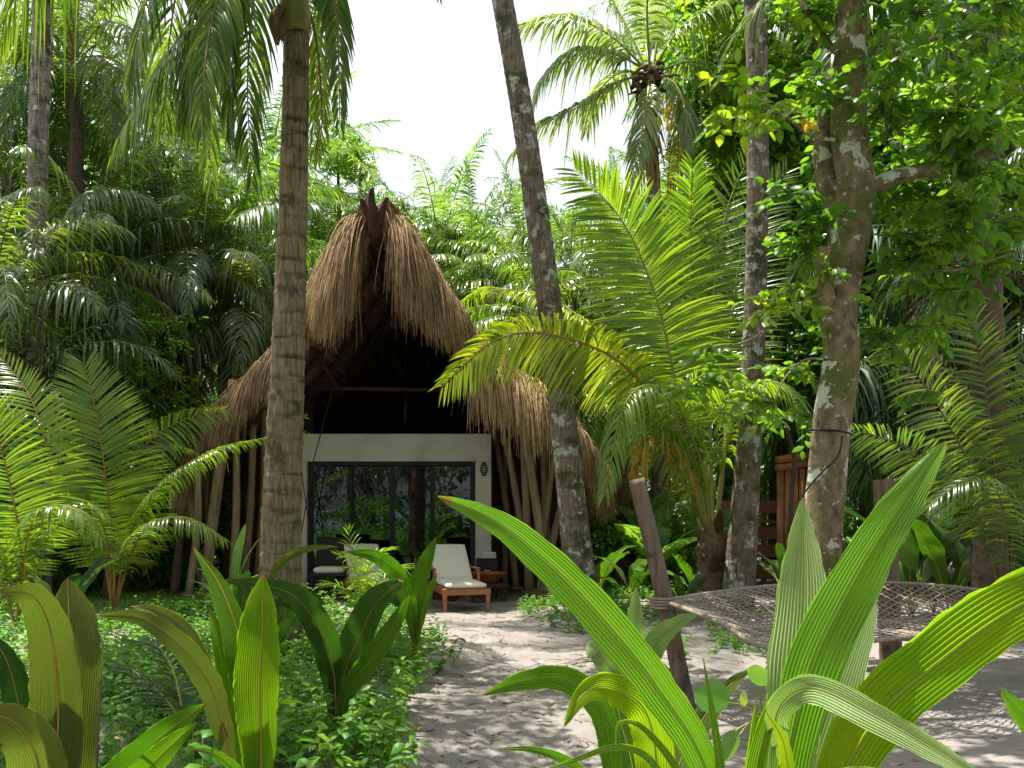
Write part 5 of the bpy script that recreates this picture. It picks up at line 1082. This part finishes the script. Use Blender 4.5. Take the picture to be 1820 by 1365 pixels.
mass(9000, -8.5, 9, 22.5, 27, lambda x: 3.6+0*x, .28, .35)
mass(5000, -12, -8.5, 10, 19, lambda x: 5+0*x, .24, .3); mass(5000, 9, 13, 10, 19, lambda x: 5+0*x, .24, .3)
tag(ml.build('forest_mass', L_FOREST), 'mass of jungle leaves far behind the palms', 'foliage', kind='stuff')

# ---------------- undergrowth ----------------
rg = np.random.default_rng(9); mc = MB(); ms_ = MB()
def edge_x(y): return np.interp(y, [3,4.2,5.6,7,8.6,10.5,12,13], [-.55,-.5,-.62,-.75,-.55,-.75,-1.3,-1.7])
pts = []
def try_add(n, x0, x1, y0, y1, ok, size):
    x = rg.uniform(x0,x1,n); y = rg.uniform(y0,y1,n)
    for a_, b_ in zip(x, y):
        if ok(a_, b_): pts.append((a_, b_, size*rg.uniform(.7,1.35)))
bare = lambda x,y: ((x+5.5)/1.5)**2+((y-15.6)/4.3)**2 < 1 or ((x+1.9)/.9)**2+((y-4.9)/.25)**2 < .7
noisy = lambda x,y: math.sin(x*2.3+1)*math.sin(y*1.9)+.5*math.sin(x*5.1+y*3.3)
try_add(1900, -3.6, -.3, 2.9, 8.5, lambda x,y: x < edge_x(y)+.12*noisy(x,y) and noisy(x,y) > -.5 and not bare(x,y), .082)
try_add(2000, -7.5, -.4, 8.0, 13.4, lambda x,y: x < edge_x(y)+.12*noisy(x,y) and not bare(x,y), .078)
try_add(1500, -9, -3.4, 12, 19, lambda x,y: not bare(x,y), .07)
try_add(420, .1, 1.6, 10.6, 14.8, lambda x,y: ((x-.8)/.75)**2+((y-12.7)/1.6)**2 < 1, .055)
try_add(700, 1.0, 3.4, 12.5, 17, lambda x,y: noisy(x,y) > -.5, .065)
try_add(360, 1.1, 2.6, 9.3, 11.6, lambda x,y: noisy(x,y) > .05, .055)
try_add(900, 5.0, 10.5, 15.5, 19, lambda x,y: True, .07)
try_add(150, -3.4, -.6, 3.2, 8.0, lambda x,y: x < edge_x(y)-.1, .115)
try_add(60, -7, -1, 8, 13, lambda x,y: x < edge_x(y)-.2, .13)
print('undergrowth plants', len(pts))
for (x, y, sz) in pts:
    z0 = float(gh(x,y)); h = sz*rg.uniform(1.0,3.6); nl = int(rg.integers(7,15)); ln = rg.normal(0,.25,2)
    t = np.linspace(.25,1,nl); base = np.stack([x+ln[0]*h*t, y+ln[1]*h*t, z0+h*t], -1)
    az = np.arange(nl)*2.4+rg.uniform(0,6); el = rg.uniform(.0,.9,nl)
    d = np.stack([np.cos(az)*np.cos(el), np.sin(az)*np.cos(el), np.sin(el)], -1)
    near = y < 9
    strips(mc, base, d, np.cross(d, UP)+rg.normal(0,.25,(nl,3)), sz*rg.uniform(.6,1.3,nl), sz*rg.choice([.34,.5,.6]), rg.uniform(.2,.6,nl), 3 if near else 2, 3, fold=.4, tone=np.clip(rg.normal(.5,.15,nl)+rg.normal(0,.12),0,1), prof=OVAL_W)
    if near: ms_.tube(np.array([[x,y,z0-.01],[x+ln[0]*h,y+ln[1]*h,z0+h]]), .0025, 4, cap=False)
tag(mc.build('undergrowth', L_COVER), 'low bright green leafy undergrowth beside the sand path', 'undergrowth', kind='stuff')
tag(ms_.build('undergrowth_stems', STEM_G), 'thin stems of the low undergrowth', 'undergrowth', kind='stuff')
# grass tufts at the far left
mb = MB(); n=9000; x = rg.uniform(-8,-3.6,n); y = rg.uniform(13.5,18,n)
strips(mb, np.stack([x,y,gh(x,y)],-1), np.stack([rg.normal(0,.35,n),rg.normal(0,.35,n),np.ones(n)],-1), rg.normal(0,1,(n,3)), rg.uniform(.08,.2,n), .012, .4, 2, 2, tone=.7+rg.normal(0,.12,n))
tag(mb.build('grass', L_COVER), 'bright grass in the clearing at the far left', 'grass', kind='stuff')
# dry litter
mb = MB(); n=9000; y = 2.9+rg.random(n)**1.5*13; x = rg.normal(-.2,2.6,n); k_ = np.abs(x-edge_x(y)); keep = (rg.random(n) < np.exp(-k_*.7)+.22)
x, y = x[keep], y[keep]; n = len(x); az = rg.uniform(0,6.28,n)
strips(mb, np.stack([x,y,gh(x,y)+.008],-1), np.stack([np.cos(az),np.sin(az),rg.uniform(-.02,.12,n)],-1), UP*.2+np.stack([-np.sin(az),np.cos(az),0*az],-1), rg.uniform(.02,.14,n), rg.choice([.003,.005,.02],n,p=[.5,.3,.2]), .06, 3, 2, tone=rg.random(n), prof=([0,.3,.7,1],[.4,1,.8,.2]))
for i in range(260):
    y_ = 3+rg.random()**1.3*11; x_ = edge_x(y_)+rg.normal(.5,.9); an = rg.uniform(0,6.28); L_ = rg.uniform(.06,.28); z_ = float(gh(x_,y_))+.008; dd = np.array([math.cos(an),math.sin(an),0])*L_; p0 = np.array([x_,y_,z_])
    mb.tube(spline([p0, p0+dd*.5+rg.normal(0,.012,3)*[1,1,.3]+[0,0,.006], p0+dd], 6), np.linspace(.004,.0015,6), 4, tone=rg.uniform(0,.7))
tag(mb.build('leaf_litter', DRY), 'dry twigs and leaf bits strewn on the sand', 'litter', kind='stuff')
def dead_leaf(px, py, L, az, lab):
    p_ = G(px,py); p_[2] = gh(p_[0],p_[1])+.02; mb = MB(); strips(mb, p_, np.array([math.cos(az),math.sin(az),.25]), np.array([-math.sin(az),math.cos(az),.3]), L, L*.45, .3, 7, 5, fold=.5, tone=.9, prof=OVAL_W, curl=.15)
    tag(mb.build('fallen_leaf', solid('fallen_leaf_brown', (.20,.07,.03), (.36,.14,.06), rough=.6, scale=30, bump=.3, bdist=.003)), lab, 'leaf')
dead_leaf(690,1335,.16,.3,'reddish-brown fallen leaf on the sand at the bottom, right of the undergrowth')
dead_leaf(735,1322,.12,1.2,'curled brown fallen leaf beside the path edge')

# ---------------- stump, posts, hammock ----------------
mb = MB(); Rr = spline([G(148,1500)*[1,1,0]+[0,0,0], P(150,1365,4.2), P(152,1280,4.2), P(156,1203,4.2)], 30); Rr[0] = [wx(146,4.2),4.2,-.02]
Rr = spline([[wx(146,4.2),4.2,-.02],P(148,1365,4.2),P(156,1200,4.2)],30); k=20; th=np.linspace(0,2*np.pi,k,endpoint=False)
mb.tube(Rr, .065*(1+.12*np.sin(3*th)[None]+.07*np.sin(7*th)[None]+RNG.normal(0,.02,(30,k))), k); tag(mb.build('old_stump', POLE_G), 'weathered old wooden stump behind the broad olive leaf at the bottom left', 'stump')
def post(label, top, foot, r, m_=POLE_G, square=False):
    mb = MB(); R = spline([foot, (np.array(top)+foot)/2+np.array([.012,0,0]), top], 40); k = 18; th = np.linspace(0,2*np.pi,k,endpoint=False)
    base = (1/np.maximum(np.abs(np.cos(th)),np.abs(np.sin(th))))**.7 if square else 1+.05*np.sin(2*th)+.04*np.sin(3*th+1)
    rr_ = r*base[None]*(1+RNG.normal(0,.015,(40,k)))*np.linspace(1.0,.92,40)[:,None]
    s_ = np.linspace(0,1,40)[:,None]; rr_ = rr_*(1+.14*np.exp(-((s_-.55)/.03)**2-((th-1)/.6)**2))
    mb.tube(R, rr_, k); return tag(mb.build('hammock_post', m_), label, 'post', 'wooden posts holding the net hammock')
f_ = np.array([wx(1222,7.2),7.2,-.03]); post('tilted grey wooden post holding the left corner of the net hammock', P(1132,852,7.3), f_, .068)
f_ = np.array([wx(1584,8.5),8.5,-.03]); post('upright square-topped post behind the net hammock, right of centre', P(1570,852,8.5), f_, .085, square=True)
f_ = np.array([wx(1405,5.9),5.9,-.03]); post('short post under the near corner of the net, hidden by the tall leaf', P(1402,1120,5.95), f_, .05)
f_ = np.array([wx(1990,7.5),7.5,-.03]); post('post beyond the right end of the net hammock', P(2000,900,7.5), f_, .07)
mb = MB(); mb.tube([[wx(1637,8.3),8.3,-.02], P(1634,1120,8.2)], .02, 8); mb.tube([P(1622,1170,8.3), P(1634,1140,8.2)], .01, 6); tag(mb.build('thin_stake', POLE_G), 'thin stake under the far side of the net hammock', 'stake')
A_, B_, C_, D_ = P(1178,1068,7.22), P(1560,1035,8.4), P(1960,1085,7.45), P(1375,1152,5.95)
E_ = P(1760,1120,6.35)
NEAR = spline([A_, A_*.45+D_*.55+UP*.02, D_, D_*.4+E_*.6, E_, C_], 60)
def net_pt(s, t):
    s = np.asarray(s)[...,None]; t = np.asarray(t)[...,None]
    far = A_*(1-s)+ (B_*2-A_*.5-C_*.5)*0 + C_*s; far = (A_*(1-s)**2+2*s*(1-s)*(2*B_-.5*(A_+C_))+C_*s**2)
    near = np.stack([np.interp(s[...,0], np.linspace(0,1,60), NEAR[:,i]) for i in range(3)], -1)
    p = far*(1-t)+near*t; sag = (np.sin(np.pi*s)*np.sin(np.pi*t))
    p = p - UP*.18*sag + UP*(.03*np.sin(t*9+s*5)+.012*np.sin(s*31+t*8)+.010*np.sin(t*23-s*17))*sag
    return p
t = thing('net_hammock', 'brown rope net hammock stretched between the wooden posts', 'hammock', A_*np.array([1,1,0]))
mb = MB(); ns, ntt = 86, 46
for sgn in (1,-1):
    for k in range(-ns*2, ns*3, 2):
        u = np.linspace(0,1,60); a_ = u*ns; b_ = (k/1.0 - a_)*sgn*ntt/ns*1.0 if False else sgn*(a_-k)
        s_ = a_/ns; t_ = b_/ntt; ok = (t_ >= 0)&(t_ <= 1)
        if ok.sum() < 3: continue
        lo, hi = np.where(ok)[0][[0,-1]]; q_ = net_pt(np.linspace(s_[lo],s_[hi],14), np.linspace(t_[lo],t_[hi],14))
        if np.linalg.norm(np.diff(q_,axis=0),axis=1).sum() < .03: continue
        q_ = q_+RNG.normal(0,.002,q_.shape); mb.tube(q_, .0052, 4, tone=RNG.random(), cap=False)
mb.build('net', ROPE, t)
for tt_ in (0,1):
    mb = MB(); q_ = net_pt(np.linspace(0,1,80), np.full(80,float(tt_))); w_ = np.arange(80)*1.9
    mb.tube(q_, .016, 7); mb.tube(q_+np.stack([0*w_,.013*np.cos(w_),.013*np.sin(w_)],-1), .008, 5)
    for j in range(60): c_ = q_[int(j*79/60)]; mb.tube(np.array([c_+[0,0,.018],c_-[0,0,.02]])+RNG.normal(0,.004,3), .007, 4)
    mb.build('edge_rope', ROPE, t)
mb = MB()
for j in range(4):
    th = np.linspace(0,2*np.pi,14); c_ = A_+np.array([-.01,0,.02-j*.022]); mb.tube(np.stack([c_[0]+.085*np.cos(th),c_[1]+.085*np.sin(th),c_[2]+0*th],-1), .011, 5, cap=False)
mb.build('corner_lashing', ROPE, t)
dn = net_pt(np.array([.36]),np.array([1.0]))[0]
mb = MB()
for j in range(5): th = np.linspace(0,2*np.pi,12); c_ = P(1370,1152+j*9,5.95); mb.tube(np.stack([c_[0]+.02*np.cos(th),c_[1]+.02*np.sin(th),c_[2]+.008*np.sin(th)],-1), .012, 5, cap=False)
mb.build('knot', ROPE, t)

# ---------------- gate and fence ----------------
t = thing('board_fence', 'red-brown horizontal board fence behind the straight grey trunk', 'fence', (wx(1350,17.5),17.5,0))
x0, x1 = wx(1278,17.5), wx(1440,17.5)
for (ya, yb) in [(890,912),(935,958),(968,990),(1002,1028)]:
    mb = MB(); mb.box(((x0+x1)/2,17.5,(wz(ya,17.5)+wz(yb,17.5))/2), (x1-x0,.03,abs(wz(ya,17.5)-wz(yb,17.5))), bev=.004, tone=RNG.random()); mb.build('board', REDW, t, smooth=False)
for x in (x0+.05, (x0+x1)/2, x1-.05):
    mb = MB(); mb.box((x,17.56,.75), (.09,.08,1.5), bev=.006); mb.build('fence_post', REDW, t, smooth=False)
t = thing('log_gate', 'gate frame of stacked orange-brown logs just left of the lichen covered tree', 'gate', (wx(1405,16.8),16.8,0))
for k in range(4):
    mb = MB(); x = wx(1386+k*13,16.8); mb.tube([[x,16.8+.02*k,0],[x+.01,16.8+.02*k,wz(833,16.8)]], .065, 10, tone=RNG.random()); mb.build('log_post', LOGR, t)
for k,(ya) in enumerate((829,815)):
    mb = MB(); mb.tube([P(1380,ya+3,16.7),P(1440,ya-6,16.9)], .068, 10); mb.build('log_beam', LOGR, t)


# round sea-grape like leaves in the right foreground
t = thing('seagrape_sapling', 'small sapling with round glossy blue-green leaves left of the tall pale leaf', 'plant', (.72,3.0,0))
rg = np.random.default_rng(4)
for (x,y,az,sz,tn) in [(1348,1195,60,62,.6),(1262,1235,160,90,.2),(1292,1325,200,70,.7),(1385,1260,20,60,.2),(1380,1190,90,52,.3),(1320,1240,120,40,.9),(1358,1330,300,66,.1),(1250,1345,190,66,.8)]:
    mb = MB(); d = 2.95; b_ = P(1355,1275,d); c_ = P(x,y,d-.1); dd = c_-b_; L = sz/F*d
    st = c_-nrm(dd)*L*.5; W_ = nrm(np.cross(nrm(dd), nrm(CAM-c_)+rg.normal(0,.35,3)))
    strips(mb, st, dd, W_, L, L*.62, .08, 10, 9, fold=.15, tone=tn, prof=([0,.1,.3,.6,.85,1],[.3,.72,1,1,.6,.06]), curl=-.08)
    o = mb.build('leaf', leaf_mat('seagrape_leaf_%d'%int(tn*10) if False else 'seagrape_leaf', (.03,.10,.04), (.07,.18,.05), (.22,.30,.05), tr=.3, rough=.25, stripes=0) if 'seagrape_leaf' not in bpy.data.materials else bpy.data.materials['seagrape_leaf'], t)
    rb = MB(); rb.tube(spline([b_, (b_+st)/2+[0,.01,.01], st],8), .003, 5); r_ = rb.build('leaf_stalk', STEM_G); r_.parent = o
mb = MB(); mb.tube(spline([(.72,3.0,-.01), P(1352,1500,2.97), P(1355,1275,2.95)],12), np.linspace(.009,.005,12), 7); mb.build('stem', STEM_G, t)

# ---------------- plants on the beach side, seen mirrored in the glass ----------------
for i, (x, y, z, me, sc, lab) in enumerate([(-4.5,-9,3.9,oilD,.8,'palm on the beach side mirrored in the left of the glass door'),(-1.2,-12,4.4,cocoA,.8,'coconut palm mirrored in the middle of the glass door'),(1.8,-10,3.6,oilC,.8,'dark palm mirrored in the right of the glass door'),
                                           (-7.5,-11,4.0,oilC,.9,'palm mirrored at the left end of the glass'),(4.8,-12,4.4,oilD,.9,'palm mirrored at the right end of the glass')]):
    t = thing('beach_palm', lab, 'palm tree', (x,y,0), 'palms between the camera and the sea'); put(me, 'crown', t, (0,0,z), i, sc)
    mb = MB(); mb.tube(spline([(x+.3,y,-.3),(x+.1,y,z*.5),(x,y,z)],20), np.linspace(.2,.13,20), 10); mb.build('trunk', T_FAR, t)
for i, (x, y, me, sc) in enumerate([(-3,-7,bushA,.9),(-6,-8,bushC,1.0),(.6,-8.5,bushA,.8),(3.2,-7.5,bushC,.9)]):
    t = thing('beach_bush', ['low bush mirrored left of the middle of the glass','leafy bush mirrored at the left of the glass','small bush mirrored in the middle of the glass','leafy bush mirrored at the right of the glass'][i], 'bush', (x,y,0), 'bushes between the camera and the sea'); put(me, 'crown', t, (0,0,.8), i, sc)
    mb = MB(); mb.tube([[x,y,-.02],[x,y,.7]], .04, 6); mb.build('trunk', T_FAR, t)

t = thing('coconut_palm', 'coconut palm added off-frame for shade, hanging frond tips near the top left corner', 'palm tree', (-7.0,5.2,0), 'coconut palms')  # palm added beyond the left edge to throw shade from overhead
ringed_trunk('trunk', [(-7.0,5.2,-.02),(-6.8,5.3,3),(-6.5,5.4,5.4),(-6.0,5.6,7.3)], [.22,.18,.15,.13], T_GREY, t, seed=40)
put(cocoA, 'crown', t, (1.0,.4,7.3), .3, .85)
rg = np.random.default_rng(70); mb = MB()
n=16000; x = rg.uniform(-9,9,n); y = rg.uniform(-14,-2.2,n); d = rg.normal(0,1,(n,3)); d[:,2] = np.abs(d[:,2])*.6  # leaves added behind the camera to darken the door's reflection of bright sand
strips(mb, np.stack([x,y,rg.uniform(0,.65,n)*(.5+.5*np.sin(x*1.7+y))],-1), d, rg.normal(0,1,(n,3)), rg.uniform(.12,.25,n), .09, .3, 2, 3, fold=.3, tone=rg.normal(.5,.15,n), prof=OVAL_W)
tag(mb.build('added_beach_leaves', L_COVER), 'unseen leaves added on the beach side to darken the glass door reflection', 'undergrowth', kind='stuff')

mb = MB(); n=4200; x = rg.uniform(-13,12,n); y = rg.uniform(-16.5,-12.5,n); z = rg.uniform(0,1,n)*4.3; ok = (np.sin(x*1.9+z*.9)+np.sin(x*.8-z*1.7+2)+np.sin(z*2.3+x*.3)+rg.normal(0,.4,n)) > -.55
x,y,z = x[ok],y[ok],z[ok]; n = len(x)
strips(mb, np.stack([x,y,z],-1), rg.normal(0,1,(n,3)), rg.normal(0,1,(n,3)), rg.uniform(.25,.5,n), .2, .3, 2, 3, fold=.3, tone=rg.normal(.4,.15,n), prof=OVAL_W)
tag(mb.build('beach_foliage', L_DARK), 'dark foliage screen on the beach side, mirrored in the glass door with blue gaps', 'foliage', kind='stuff')
